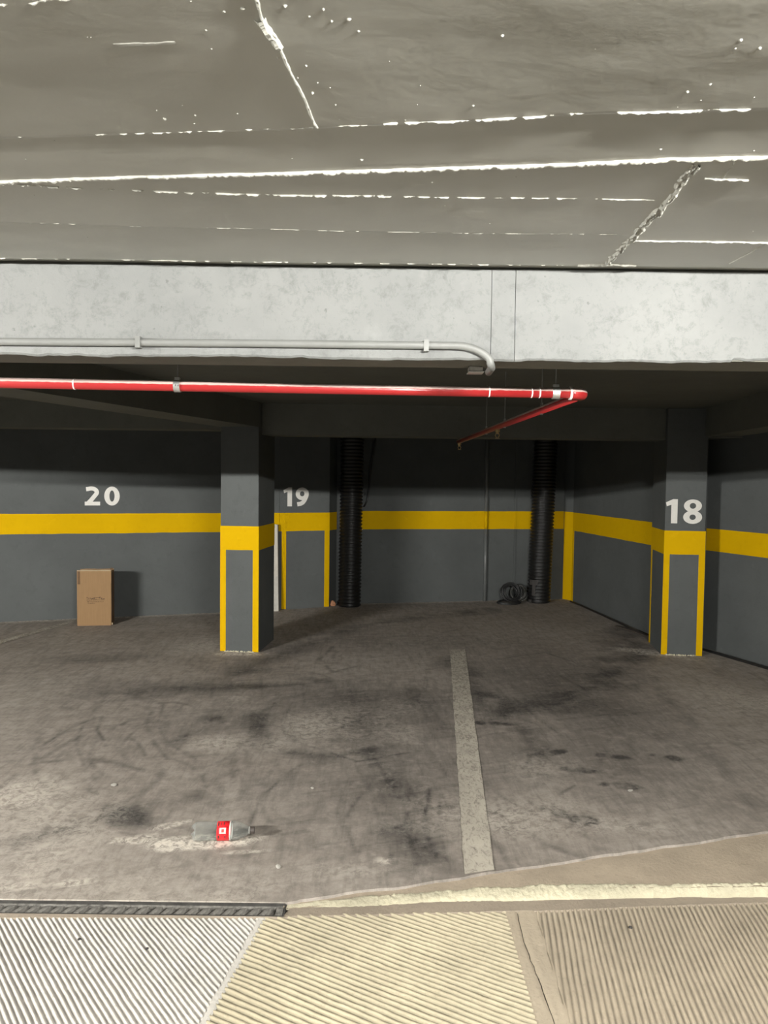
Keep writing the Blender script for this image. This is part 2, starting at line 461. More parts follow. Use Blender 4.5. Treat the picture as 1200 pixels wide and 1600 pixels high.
def stroke_mask(X, Y, pts, wd, seed):
    best = np.full(X.shape, 9.0)
    wx = X + (fbm(X * 2.6 + seed, Y * 2.6, 3) - 0.5) * wd * 1.4; wy = Y + (fbm(X * 2.6, Y * 2.6 + seed, 3) - 0.5) * wd * 1.4
    for (ax_, ay_), (bx_, by_) in zip(pts[:-1], pts[1:]):
        dx, dy = bx_ - ax_, by_ - ay_; L2 = dx * dx + dy * dy
        t = np.clip(((wx - ax_) * dx + (wy - ay_) * dy) / L2, 0, 1)
        best = np.minimum(best, np.hypot(wx - ax_ - t * dx, wy - ay_ - t * dy))
    k = 5.0 if wd > 0.05 else 12.0
    return np.clip(1 - best / wd, 0, 1) ** 0.8 * np.clip(fbm(X * k + seed * 3, Y * k, 4) * 2.6 - 0.55, 0, 1)
def build_floor():
    nx, ny = 900, 620
    xs = np.linspace(-5.2, 4.4, nx)
    t = np.linspace(0, 1, ny) ** 1.35
    e = np.array([floor_edge(x) for x in xs]) + (fbm(xs * 9, xs * 0 + 2.0, 4) - 0.5) * 0.03 * (xs > -0.3)
    X = np.repeat(xs[None, :], ny, 0)
    Y = e[None, :] + (10.6 - e[None, :]) * t[:, None]
    Z = (fbm(X * 0.9, Y * 0.9, 3) - 0.5) * 0.004
    # rows: an edge row going down first
    Xa = np.vstack([X[:1], X]); Ya = np.vstack([Y[:1] - 0.002, Y]); Za = np.vstack([Z[:1] * 0 - 0.09, Z])
    # dirt mask
    x, y = Xa, Ya
    D = np.zeros_like(x)
    def put(mk, amp):
        nonlocal D
        D = np.maximum(D, mk * amp) + 0.35 * np.minimum(D, mk * amp)
    # broad tyre-blackened zones of the two bays
    put(ellipse_mask(x, y, -0.30, 5.35, 1.25, 1.05, 20, 0.9, 0.55, 1.6), 0.42)
    put(ellipse_mask(x, y, 0.10, 4.0, 0.75, 1.1, 0, 0.9, 0.5, 2.0), 0.36)
    put(ellipse_mask(x, y, 1.35, 5.8, 0.9, 1.5, 12, 0.9, 0.5, 1.6), 0.46)
    put(ellipse_mask(x, y, 0.35, 7.3, 1.3, 0.7, 0, 0.9, 0.5, 1.6), 0.26)
    put(ellipse_mask(x, y, -0.35, 7.9, 0.8, 0.6, 30, 0.9, 0.5, 2), 0.15)
    put(ellipse_mask(x, y, 1.25, 4.3, 0.9, 0.9, 20, 0.9, 0.5, 2.0), 0.26)
    put(ellipse_mask(x, y, -1.5, 5.7, 0.95, 0.28, -8, 0.9, 0.5, 2.4), 0.44)
    put(ellipse_mask(x, y, -0.9, 5.75, 0.6, 0.16, 14, 0.8, 0.6, 4), 0.62)
    put(ellipse_mask(x, y, -0.78, 4.85, 0.16, 0.50, 10, 0.9, 0.6, 5), 0.55)
    put(ellipse_mask(x, y, -2.4, 6.6, 0.7, 0.22, 10, 0.9, 0.6, 3), 0.28)
    put(ellipse_mask(x, y, -0.48, 5.95, 0.17, 0.14, 0, 0.7, 0.6, 7), 0.50)
    put(ellipse_mask(x, y, 0.70, 5.6, 0.20, 0.9, -4, 0.9, 0.6, 4), 0.40)
    # arcs left by turning wheels
    for cx, cy, r, ww, a0, a1, sy, am in [(-0.15, 5.0, 0.62, 0.05, 100, 230, 1.3, 0.4), (-0.15, 5.0, 0.50, 0.03, 110, 240, 1.3, 0.5),
            (-1.25, 4.55, 0.45, 0.025, 120, 250, 1.4, 0.4), (-1.20, 4.6, 0.34, 0.02, 130, 240, 1.5, 0.4), (-1.35, 4.5, 0.62, 0.02, 130, 240, 1.3, 0.6),
            (0.8, 4.4, 0.3, 0.02, 60, 200, 1.2, 0.5), (-0.1, 3.6, 0.5, 0.02, 120, 210, 1.6, 0.5), (0.2, 3.5, 0.35, 0.02, 110, 220, 1.6, 0.5),
            (-0.6, 4.9, 0.9, 0.03, 300, 30, 1.2, 0.35), (1.1, 4.1, 0.55, 0.02, 160, 260, 1.2, 0.45), (1.5, 4.6, 1.2, 0.03, 180, 250, 1.4, 0.4)]:
        put(arc_mask(x, y, cx, cy, r, ww, a0, a1, sy), am)
    for cx, cy, rot in [(1.10, 4.15, -10), (1.26, 3.95, -8), (1.36, 4.37, -15), (1.66, 4.36, -25), (0.73, 4.94, -5), (1.0, 4.42, 20), (0.86, 3.62, -30), (0.93, 3.55, -30)]:
        ca, sa = math.cos(math.radians(rot)), math.sin(math.radians(rot))
        mk = ellipse_mask(x, y, cx + 0.03 * ca, cy + 0.03 * sa, 0.085, 0.060, rot, 0.5, 0.45, 12)
        mk = np.maximum(mk, ellipse_mask(x, y, cx - 0.085 * ca, cy - 0.085 * sa, 0.045, 0.045, rot, 0.6, 0.45, 14))
        tread = 0.55 + 0.45 * np.clip(fbm(x * 40, y * 12, 2) * 2 - 0.4, 0, 1)
        put(mk * tread, random.uniform(0.6, 0.9))
    put(ellipse_mask(x, y, -1.18, 3.52, 0.13, 0.13, 0, 0.5, 0.35, 6), 0.60)
    put(ellipse_mask(x, y, -0.35, 4.25, 0.14, 0.12, 0, 0.6, 0.4, 6), 0.30)
    def put_local(pts, wd, am, seed):
        x0 = min(p[0] for p in pts) - 2 * wd; x1 = max(p[0] for p in pts) + 2 * wd
        y0 = min(p[1] for p in pts) - 2 * wd; y1 = max(p[1] for p in pts) + 2 * wd
        sel = np.nonzero((x > x0) & (x < x1) & (y > y0) & (y < y1))
        if len(sel[0]) == 0: return
        mk = stroke_mask(x[sel], y[sel], pts, wd, seed) * am
        D[sel] = np.maximum(D[sel], mk) + 0.35 * np.minimum(D[sel], mk)
    for i_, (pts, wd, am) in enumerate(STROKES):
        put_local(pts, wd, am, i_ * 1.7)
    rr_ = random.Random(4)
    for i_ in range(150):            # fine curved scuffs from turning tyres and shoes
        cx, cy, sx, sy = rr_.choice([(-0.5, 4.9, 0.7, 0.7), (-1.5, 4.7, 0.6, 0.6), (0.1, 3.8, 0.5, 0.8), (1.2, 4.3, 0.6, 0.7), (1.2, 5.8, 0.8, 0.8), (-0.4, 6.2, 0.8, 0.7), (-0.9, 3.6, 0.5, 0.5), (0.9, 7.4, 1.0, 0.7)])
        px, py = rr_.gauss(cx, sx * 0.6), rr_.gauss(cy, sy * 0.6)
        r_ = rr_.uniform(0.12, 0.7); a0 = rr_.uniform(0, 6.28); da = rr_.uniform(0.3, 1.3) * rr_.choice((-1, 1))
        pts = [(px + r_ * (math.cos(a0 + da * k / 5) - math.cos(a0)), py + 1.3 * r_ * (math.sin(a0 + da * k / 5) - math.sin(a0))) for k in range(6)]
        put_local(pts, rr_.uniform(0.012, 0.04), rr_.uniform(0.10, 0.40), i_ * 0.9)
    # hairline scratches across the bays
    D = D + 0.22 * np.clip(fbm(x * 3 + y * 1.2, y * 34 - x * 12, 4) * 3 - 1.75, 0, 1)
    D = D + 0.22 * np.clip(fbm(x * 30 + y * 6, y * 2.2 - x * 1, 4) * 3 - 1.75, 0, 1)
    P = np.zeros_like(x)
    P = np.maximum(P, ellipse_mask(x, y, -0.80, 3.27, 0.27, 0.075, 8, 0.4, 0.45, 8))
    P = np.maximum(P, ellipse_mask(x, y, -1.07, 3.29, 0.12, 0.06, 8, 0.5, 0.5, 9) * 0.8)
    P = np.maximum(P, ellipse_mask(x, y, -0.93, 3.45, 0.16, 0.035, 30, 0.5, 0.5, 10) * 0.7)
    P = np.maximum(P, ellipse_mask(x, y, -0.55, 3.20, 0.12, 0.025, 8, 0.5, 0.5, 10) * 0.6)
    P = np.maximum(P, ellipse_mask(x, y, -1.2, 2.93, 0.16, 0.05, 8, 0.6, 0.6, 9) * 0.6)
    P = np.maximum(P, ellipse_mask(x, y, -1.39, 2.90, 0.18, 0.06, 8, 0.7, 0.6, 9) * 0.5)
    P = np.maximum(P, 0.40 * np.clip(fbm(x * 1.4 + 3, y * 1.4, 5) * 4 - 2.3, 0, 1) * (y < 5.5))
    P = np.maximum(P, 0.35 * np.clip(1 - (y - 2.81) / 0.35, 0, 1) * np.clip(fbm(x * 4, y * 4, 4) * 3 - 1.2, 0, 1))
    # dust along the foot of the left wall
    for cx, cy, rx, ry, am in [(-0.316, 4.91, 0.45, 0.5, 0.5), (-0.941, 4.529, 0.3, 0.22, 0.5), (2.618, 5.609, 0.5, 0.9, 0.4), (-1.802, 3.76, 0.3, 0.5, 0.6), (2.901, 7.63, 0.3, 0.5, 0.4), (-0.087, 3.052, 0.3, 0.1, 0.35), (0.017, 3.133, 0.06, 0.05, 0.9), (-0.921, 2.973, 0.1, 0.05, 0.6), (-1.597, 7.097, 0.5, 0.5, 0.4), (1.083, 3.484, 0.4, 0.12, 0.4), (0.867, 4.181, 0.3, 0.3, 0.3), (-0.636, 4.539, 0.15, 0.2, 0.4)]:
        P = np.maximum(P, ellipse_mask(x, y, cx, cy, rx, ry, 0, 0.9, 0.5, 3) * am * 0.8)
    wl = 8.141 + 0.333 * (x + 4.089)
    P = np.maximum(P, 0.9 * np.clip(1 - np.abs(y - wl + 0.03) / 0.10, 0, 1) * (x < -1.3))
    wb = 9.621 + 0.2106 * (x + 0.228)
    P = np.maximum(P, 0.8 * np.clip(1 - np.abs(y - wb + 0.03) / 0.09, 0, 1) * (x > -0.5))
    P = np.maximum(P, ellipse_mask(x, y, 2.55, 7.0, 0.5, 0.16, -30, 0.6, 0.6, 5) * 0.8)
    P = np.maximum(P, ellipse_mask(x, y, -1.28, 6.80, 0.30, 0.10, 0, 0.7, 0.6, 6) * 0.9)
    n = nx * (ny + 1)
    co = np.stack([Xa.ravel(), Ya.ravel(), Za.ravel()], 1)
    idx = np.arange(n).reshape(ny + 1, nx)
    q = np.stack([idx[:-1, :-1], idx[:-1, 1:], idx[1:, 1:], idx[1:, :-1]], -1).reshape(-1, 4)
    me = bpy.data.meshes.new('floor')
    me.vertices.add(n); me.vertices.foreach_set('co', co.ravel())
    me.loops.add(q.size); me.loops.foreach_set('vertex_index', q.ravel())
    me.polygons.add(len(q)); me.polygons.foreach_set('loop_start', np.arange(0, q.size, 4)); 
    me.update(calc_edges=True); me.validate()
    me.polygons.foreach_set('use_smooth', [True] * len(me.polygons))
    for nm, arr in (('dirt', D), ('pale', P)):
        a = me.attributes.new(nm, 'FLOAT', 'POINT'); a.data.foreach_set('value', np.clip(arr, 0, 1).ravel().astype(np.float32))
    me.materials.append(FLOOR)
    o = bpy.data.objects.new('floor', me); COL.objects.link(o)
    tag(o, 'stained grey-brown concrete floor of the parking bays', kind='structure')
    return o
floor = build_floor()
# slab continuing to the left, out of the picture, and the ground beneath everything
MB().box((-9, 2.812, -0.09), (-5.2, 10.6, 0.0)).build('slab', FLOOR, floor)
MB().box((-9, 2.6, -0.30), (6, 10.6, -0.10)).build('subfloor', GUTTER, floor)

# painted bay lines
def line_strip(name, quad, z=0.003):
    (a, b, c, d) = quad       # a,b far edge, d,c near edge
    n = 60; v = []; f = []
    for i in range(n + 1):
        t = i / n
        for p, q, s in ((d, a, -1), (c, b, 1)):
            j = (n1(t * 60, 3 + s) - 0.5) * 0.012
            v.append((p[0] + (q[0] - p[0]) * t + j, p[1] + (q[1] - p[1]) * t, z))
    for i in range(n):
        f.append((2*i, 2*i+1, 2*i+3, 2*i+2))
    return mesh(name, v, f, LINE, floor)
line_strip('bay_line', ((0.629, 7.08), (0.772, 7.09), (0.467, 3.066), (0.341, 3.028)))
line_strip('bay_line', ((-3.36, 8.34), (-3.28, 8.36), (-3.60, 6.9), (-3.72, 6.9)), 0.0035)

# walls
def wall_line(a, b):
    a = Vector((*a, 0)); b = Vector((*b, 0)); u = (b - a).normalized()
    return a, u, Vector((u.y, -u.x, 0)), (b - a).length      # normal towards the viewer for a->b left to right
def on_wall_box(a, b, s0, s1, z0, z1, proud, name, mat, parent, back=0.004, jag=0.0):
    """a painted or fixed slab on the face a->b, from s0 to s1 metres along it"""
    A, u, n, L = wall_line(a, b)
    if jag == 0:
        p = [A + u * s0 + n * proud, A + u * s1 + n * proud, A + u * s1 - n * back, A + u * s0 - n * back]
        return MB().prism([(q.x, q.y) for q in p], z0, z1).build(name, mat, parent)
    k = max(2, int((s1 - s0) / 0.03)); v = []; f = []
    for i in range(k + 1):
        s = s0 + (s1 - s0) * i / k
        lo = z0 + (n1(s * 7, z0 * 9) - 0.5) * jag; hi = z1 + (n1(s * 7, z1 * 5) - 0.5) * jag
        for off, z in ((proud, lo), (proud, hi), (-back, hi), (-back, lo)):
            p = A + u * s + n * off; v.append((p.x, p.y, z))
    for i in range(k):
        for j in range(4):
            j2 = (j + 1) % 4
            f.append((4*i + j, 4*i + 4 + j, 4*i + 4 + j2, 4*i + j2))
    f += [(0, 1, 2, 3), (4*k + 3, 4*k + 2, 4*k + 1, 4*k)]
    return mesh(name, v, f, mat, parent)

BT, BB = 1.157, 0.938       # yellow band top and bottom
WL0, WL1 = (-9.0, 8.141 - 0.333 * 4.911), (-1.24, 9.09)
wall_left = MB().prism([WL0, WL1, (-1.24, 9.5), (-9.0, 8.2)], -0.1, 2.3).build('wall_left', GREY)
tag(wall_left, 'grey wall with a yellow band and the number 20', kind='structure')
LL = math.dist(WL0, WL1)
on_wall_box(WL0, WL1, 2.0, LL, BB, BT, 0.0025, 'yellow_band', YELLOW, wall_left, jag=0.006)

P0, P1, P2 = (-1.24, 9.094), (-0.665, 9.345), (-0.545, 9.66)
wall_pier = MB().prism([P0, P1, P2, (-0.6, 9.9), (-1.24, 9.9)], -0.1, 2.3).build('wall_pier', GREY)
tag(wall_pier, 'grey wall pier with yellow edges and the number 19', kind='structure')
LP = math.dist(P0, P1)
on_wall_box(P0, P1, 0.0, LP + 0.0025, BB, BT, 0.0025, 'yellow_band', YELLOW, wall_pier, jag=0.004)
on_wall_box(P1, P2, 0, 0.34, BB, BT, 0.0025, 'yellow_band', YELLOW, wall_pier)
on_wall_box(P0, P1, 0.03, 0.085, 0.004, BB, 0.0025, 'yellow_stripe', YELLOW, wall_pier)
on_wall_box(P0, P1, LP - 0.06, LP + 0.0025, 0.004, BB, 0.0025, 'yellow_stripe', YELLOW, wall_pier)

B0, B1 = (-0.7, 9.5216), (2.385, 10.171)
wall_back = MB().prism([B0, B1, (2.45, 10.5), (-0.7, 10.1)], -0.1, 2.3).build('wall_back', GREY)
tag(wall_back, 'dark grey back wall with a yellow band between two black ducts', kind='structure')
LB = math.dist(B0, B1)
on_wall_box(B0, B1, 0.16, LB, BB, BT + 0.012, 0.0025, 'yellow_band', YELLOW, wall_back, jag=0.007)
MBs = lambda s: (Vector((*B0, 0)) + wall_line(B0, B1)[1] * s)

C1 = (2.475, 10.03)
R = [C1, (2.80, 7.62), (3.07, 7.29), (3.33, 6.56), (4.75, 2.55)]
wr = MB()
poly = [B1] + R + [(5.2, 2.6), (5.2, 10.6), (2.45, 10.6)]
poly = [(x, y) for x, y in poly]
def ccw(p): 
    return p if sum(p[i][0]*p[(i+1)%len(p)][1] - p[(i+1)%len(p)][0]*p[i][1] for i in range(len(p))) > 0 else p[::-1]
wall_right = wr.prism(ccw(poly), -0.1, 2.3).build('wall_right', GREY)
tag(wall_right, 'grey side wall with a yellow band running behind the column numbered 18', kind='structure')
on_wall_box(B1, C1, 0.012, math.dist(B1, C1), 0.004, BT + 0.01, 0.003, 'yellow_stripe', YELLOW, wall_right)
on_wall_box(R[0], R[1], 0.0, 0.05, 0.004, BB, 0.003, 'yellow_stripe', YELLOW, wall_right)
on_wall_box(R[0], R[1], -0.002, math.dist(R[0], R[1]), BB - 0.01, BT + 0.008, 0.0025, 'yellow_band', YELLOW, wall_right, jag=0.008)
on_wall_box(R[2], R[3], 0, math.dist(R[2], R[3]), BB, BT - 0.01, 0.0025, 'yellow_band', YELLOW, wall_right)
on_wall_box(R[3], R[4], 0, 3.0, BB, BT - 0.01, 0.0025, 'yellow_band', YELLOW, wall_right)

# driving lane: walls out of the picture that close it
wall_front = MB().box((-9, -4.4, -0.1), (9, -4.2, 2.6)).build('wall_front', GREY); tag(wall_front, kind='structure')
wall_side = MB().box((-9.2, -4.4, -0.1), (-9.0, 10.6, 2.6)).build('wall_side', GREY); tag(wall_side, kind='structure')
wall_far = MB().box((9.0, -4.4, -0.1), (9.2, 2.9, 2.6)).build('wall_far', GREY); tag(wall_far, kind='structure')
wall_corner = MB().box((4.75, 2.62, -0.1), (9.0, 2.9, 2.6)).build('wall_corner', GREY); tag(wall_corner, kind='structure')

# columns
def column(a, b, depth, label, left_side_band, side_stripe):
    A, u, n, L = wall_line(a, b)
    bk = -n
    p = [A, A + u * L, A + u * L + bk * depth, A + bk * depth]
    poly = ccw([(q.x, q.y) for q in p])
    c = MB().prism(poly, -0.05, 2.25).build('column', GREY)
    bv = c.modifiers.new('soft edges', 'BEVEL'); bv.width = 0.006; bv.segments = 2
    tag(c, label, kind='structure')
    P = [(q.x, q.y) for q in p]
    e = 0.0025
    on_wall_box(P[0], P[1], -e, L + e, BB - 0.012, BT - 0.016, e, 'yellow_band', YELLOW, c, jag=0.004)
    on_wall_box(P[0], P[1], -e, 0.050, 0.004, BB - 0.012, e, 'yellow_stripe', YELLOW, c)
    on_wall_box(P[0], P[1], L - 0.052, L + e, 0.004, BB - 0.012, e, 'yellow_stripe', YELLOW, c)
    on_wall_box(P[1], P[2], 0, depth, BB - 0.012, BT - 0.016, e, 'yellow_band', YELLOW, c)
    on_wall_box(P[3], P[0], 0, depth, BB - 0.012, BT - 0.016, e, 'yellow_band', YELLOW, c)
    if side_stripe:
        on_wall_box(P[3], P[0], 0.01, 0.055, 0.004, BB - 0.012, e, 'yellow_stripe', YELLOW, c)
    # crumbled paint and plaster at the foot
    mb = MB()
    for i in range(46):
        s = random.uniform(0.04, L - 0.04); r = random.uniform(0.004, 0.011)
        q = A + u * s + n * random.uniform(-0.002, 0.012)
        mb.lathe([(0, 0.0), (r, 0.001), (r * 0.7, r), (0, r * 1.3)], 5, Matrix.Translation((q.x, q.y, 0.0)))
    k = mb.build('plaster_crumbs', CRUST, c); k['kind'] = 'stuff'
    return c, P
c20, P20 = column((-1.47, 6.905), (-1.122, 6.868), 0.57, 'square grey column with yellow stripes left of the number 19, no number of its own', True, False)
c18, P18 = column((2.556, 6.975), (2.908, 6.928), 0.55, 'square grey column with yellow stripes bearing the number 18', True, True)

# ------------------------------------------------------------------ painted numbers
def stroke_poly(pts, wd):
    """constant-width band along a polyline, square ends"""
    n = len(pts); L = []; Rr = []
    for i in range(n):
        a = Vector(pts[max(i - 1, 0)]); b = Vector(pts[min(i + 1, n - 1)])
        t = (b - a).normalized(); nn = Vector((-t.y, t.x))
        L.append(Vector(pts[i]) + nn * wd / 2); Rr.append(Vector(pts[i]) - nn * wd / 2)
    v = L + Rr; f = [(i, i + 1, n + i + 1, n + i) for i in range(n - 1)]
    return v, f
def ring_poly(cx, cy, ro, so, ri, si, seg=40):
    v = []; f = []
    for k in range(seg):
        a = 2 * math.pi * k / seg
        v.append(Vector((cx + ro * math.cos(a), cy + so * math.sin(a))))
    for k in range(seg):
        a = 2 * math.pi * k / seg
        v.append(Vector((cx + ri * math.cos(a), cy + si * math.sin(a))))
    for k in range(seg):
        k2 = (k + 1) % seg
        f.append((k, k2, seg + k2, seg + k))
    return v, f
def arc(cx, cy, rx, ry, a0, a1, n=18):
    return [(cx + rx * math.cos(math.radians(a0 + (a1 - a0) * i / n)), cy + ry * math.sin(math.radians(a0 + (a1 - a0) * i / n))) for i in range(n + 1)]
def digit(ch):
    """shapes in a box one unit tall; returns list of (verts, faces) and width"""
    if ch == '0': return [ring_poly(0.39, 0.5, 0.39, 0.505, 0.13, 0.30)], 0.78
    if ch == '1':
        v = [Vector(p) for p in ((0.22, 0), (0.47, 0), (0.47, 1.0), (0.28, 1.0), (0.0, 0.86), (0.04, 0.70), (0.22, 0.77))]
        return [(v, [(0, 1, 2, 3, 6), (3, 4, 5, 6)])], 0.47
    if ch == '2':
        pts = [(0.07, 0.86)] + arc(0.33, 0.70, 0.27, 0.20, 120, -28, 16) + [(0.47, 0.48), (0.33, 0.30), (0.15, 0.10)]
        v, f = stroke_poly(pts, 0.215)
        base = [Vector(p) for p in ((0.0, 0.0), (0.76, 0.0), (0.76, 0.20), (0.0, 0.20))]
        wed = [Vector(p) for p in ((0.0, 0.0), (0.30, 0.0), (0.42, 0.22), (0.10, 0.20))]
        return [(v, f), (base, [(0, 1, 2, 3)])], 0.76
    if ch == '8':
        return [ring_poly(0.38, 0.735, 0.355, 0.265, 0.125, 0.12), ring_poly(0.38, 0.265, 0.375, 0.275, 0.125, 0.11)], 0.76
    if ch == '9':
        pts = arc(0.36, 0.66, 0.255, 0.30, 30, -35, 8) + [(0.50, 0.33), (0.40, 0.20), (0.27, 0.135), (0.09, 0.105)]
        v, f = stroke_poly(pts, 0.225)
        return [ring_poly(0.36, 0.665, 0.36, 0.335, 0.125, 0.135), (v, f)], 0.72
def numeral(text, a, b, s, z, h, gap, parent):
    A, u, n, L = wall_line(a, b)
    for ch in text:
        shp, wd = digit(ch)
        mb = MB()
        for k, (v2, f2) in enumerate(shp):
            off = 0.0012 + 0.0003 * k
            v = []
            for q in v2:
                p = A + u * (s + q.x * h) + n * off; v.append((p.x, p.y, z + q.y * h))
            mb.add(v, f2)
        mb.build('numeral_' + {'0':'zero','1':'one','2':'two','8':'eight','9':'nine'}[ch], WHITE, parent)
        s += (wd + gap) * h
# "20" starts at x=-3.28 on the left wall
A_, u_, n_, _ = wall_line(WL0, WL1)
numeral('20', WL0, WL1, (Vector((-3.28, 8.4105, 0)) - A_).dot(u_), 1.247, 0.207, 0.21, wall_left)
numeral('19', P0, P1, 0.048, 1.234, 0.225, 0.20, wall_pier)
numeral('18', P18[0], P18[1], 0.004, 1.209, 0.219, 0.225, c18)

# ------------------------------------------------------------------ beams and ceilings
# deep white beam over the edge of the bays
YB = 2.52
front_beam = MB().box((-9, YB + 0.012, 1.990), (9, YB + 0.235, 2.30)).build('beam', SOFFIT)
tag(front_beam, 'deep whitewashed concrete beam across the front of the bays', kind='structure')
def beam_face(x0, x1, name):
    k = int((x1 - x0) / 0.008) if x1 - x0 < 4 else int((x1 - x0) / 0.012)
    v = []; f = []
    for i in range(k + 1):
        x = x0 + (x1 - x0) * i / k
        zb = 1.985 + (n1(x * 22, 5) - 0.5) * 0.010 + (n1(x * 2, 6) - 0.5) * 0.012
        if x > 1.13: zb += 0.008
        yy = YB + (n1(x * 3, 8) - 0.5) * 0.004
        for p in ((yy + 0.006, zb), (yy, zb + 0.006), (yy, 2.275), (YB + 0.03, 2.275), (YB + 0.03, zb + 0.002)):
            v.append((x, p[0], p[1]))
    for i in range(k):
        for j in range(5):
            j2 = (j + 1) % 5
            f.append((5*i + j, 5*i + 5 + j, 5*i + 5 + j2, 5*i + j2))
    f += [(0, 1, 2, 3, 4), tuple(5*k + j for j in (4, 3, 2, 1, 0))]
    return mesh(name, v, f, BEAM, front_beam)
beam_face(-4.0, 0.3398, 'beam_face'); beam_face(0.3415, 0.4172, 'beam_face'); beam_face(0.4190, 4.0, 'beam_face')
MB().box((-9, YB, 1.99), (-4.0, YB + 0.03, 2.275)).build('beam_face', BEAM, front_beam)
MB().box((4.0, YB, 1.99), (9, YB + 0.03, 2.275)).build('beam_face', BEAM, front_beam)

# grey soffit strip under the white beam is the underside of the core (same beam)
cross_beam = MB()
cross_beam.prism(ccw([(-9, 7.35), (-9, 7.03), (-1.45, 7.02), (-1.45, 7.35)]), 2.012, 2.26)
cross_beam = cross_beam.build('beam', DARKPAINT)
tag(cross_beam, 'dark ceiling beam crossing in front of the wall numbered 20', kind='structure')
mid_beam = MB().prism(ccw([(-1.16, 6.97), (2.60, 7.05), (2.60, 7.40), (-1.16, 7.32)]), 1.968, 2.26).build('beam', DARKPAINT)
tag(mid_beam, 'dark ceiling beam spanning between the two columns', kind='structure')
left_beam = MB().prism(ccw([(-2.245, 2.74), (-1.115, 6.90), (-1.47, 6.95), (-2.63, 2.74)]), 2.03, 2.26).build('beam', DARKPAINT)
tag(left_beam, 'dark ceiling beam running from the front beam to the unnumbered column', kind='structure')
right_beam = MB().prism(ccw([(2.885, 6.95), (2.47, 2.74), (2.74, 2.74), (3.16, 6.95)]), 1.995, 2.26).build('beam', DARKPAINT)
tag(right_beam, 'dark ceiling beam running from the front beam to the column numbered 18', kind='structure')
r2 = MB().prism(ccw([(2.60, 6.99), (3.2, 6.90), (3.25, 7.25), (2.62, 7.35)]), 1.985, 2.26).build('beam_head', DARKPAINT, right_beam)

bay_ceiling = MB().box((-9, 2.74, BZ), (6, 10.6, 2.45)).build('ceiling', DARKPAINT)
tag(bay_ceiling, 'dark ceiling over the parking bays', kind='structure')

# lane ceiling: board-marked concrete under thick paint
S4 = [(-1.8, 2.08), (-1.039, 2.093), (-0.7, 2.107), (-0.253, 2.122), (0.166, 2.134), (0.656, 2.132), (0.673, 2.181), (1.8, 2.181)]
S1 = [(-1.8, 1.64), (-0.78, 1.575), (-0.528, 1.551), (-0.309, 1.531), (-0.138, 1.51), (-0.009, 1.491), (0.183, 1.47), (0.344, 1.443), (0.527, 1.429), (0.683, 1.415), (1.8, 1.36)]
S2 = [(-1.8, 1.90), (-0.896, 1.807), (-0.587, 1.767), (-0.366, 1.745), (-0.009, 1.713), (0.4, 1.667), (0.579, 1.636), (0.785, 1.62), (1.8, 1.55)]
def yline(x, pts):
    return np.interp(x, [p[0] for p in pts], [p[1] for p in pts])
def ceil_z(x, y):
    x = np.asarray(x, float); y = np.asarray(y, float)
    z = CZ + (fbm(x * 2.0 + 5, y * 3.5, 3) - 0.5) * 0.006 + (fbm(x * 9 + 5, y * 11, 3) - 0.5) * 0.0007
    def step(d, wd): return np.clip(d / wd, 0, 1)
    z = z + 0.0035 * step(y - yline(x, S4), 0.008)
    z = z + 0.0030 * step(y - yline(x, S1), 0.008) - 0.0030 * step(y - yline(x, S1) - 0.07, 0.12)
    z = z - 0.0020 * step(y - yline(x, S2), 0.01)
    lip = 2.455 + (fbm(x * 6, x * 0, 3) - 0.5) * 0.012
    z = z + 0.012 * step(y - lip, 0.010)
    return z
def build_ceiling():
    xs = np.arange(-1.9, 1.9001, 0.010); ys = np.concatenate([np.arange(0.5, 1.0, 0.02), np.arange(1.0, 2.5301, 0.005)])
    X, Y = np.meshgrid(xs, ys)
    Z = ceil_z(X, Y)
    n = X.size; idx = np.arange(n).reshape(X.shape)
    q = np.stack([idx[:-1, :-1], idx[1:, :-1], idx[1:, 1:], idx[:-1, 1:]], -1).reshape(-1, 4)
    me = bpy.data.meshes.new('ceiling')
    me.vertices.add(n); me.vertices.foreach_set('co', np.stack([X.ravel(), Y.ravel(), Z.ravel()], 1).ravel())
    me.loops.add(q.size); me.loops.foreach_set('vertex_index', q.ravel())
    me.polygons.add(len(q)); me.polygons.foreach_set('loop_start', np.arange(0, q.size, 4))
    me.update(calc_edges=True)
    me.polygons.foreach_set('use_smooth', [True] * len(me.polygons))
    me.materials.append(CEIL)
    o = bpy.data.objects.new('ceiling', me); COL.objects.link(o)
    tag(o, 'glossy grey painted concrete ceiling with board seams above the lane', kind='structure')
    mb = MB()
    mb.box((-9, -4.4, CZ + 0.012), (9, 0.5, CZ + 0.2)); mb.box((-9, 0.5, CZ + 0.012), (-5, 2.53, CZ + 0.2)); mb.box((5, 0.5, CZ + 0.012), (9, 2.53, CZ + 0.2))
    MB().box((-5, 0.5, CZ), (-1.9, 2.53, CZ + 0.2)).box((1.9, 0.5, CZ), (5, 2.53, CZ + 0.2)).build('ceiling_slab', CEIL, o)
    mb.box((-1.9, 0.5, CZ + 0.03), (1.9, 2.53, CZ + 0.2))
    mb.build('ceiling_slab', DARKPAINT, o)  # slabs out of view, coloured darker to keep bounced light low
    return o
lane_ceiling = build_ceiling()

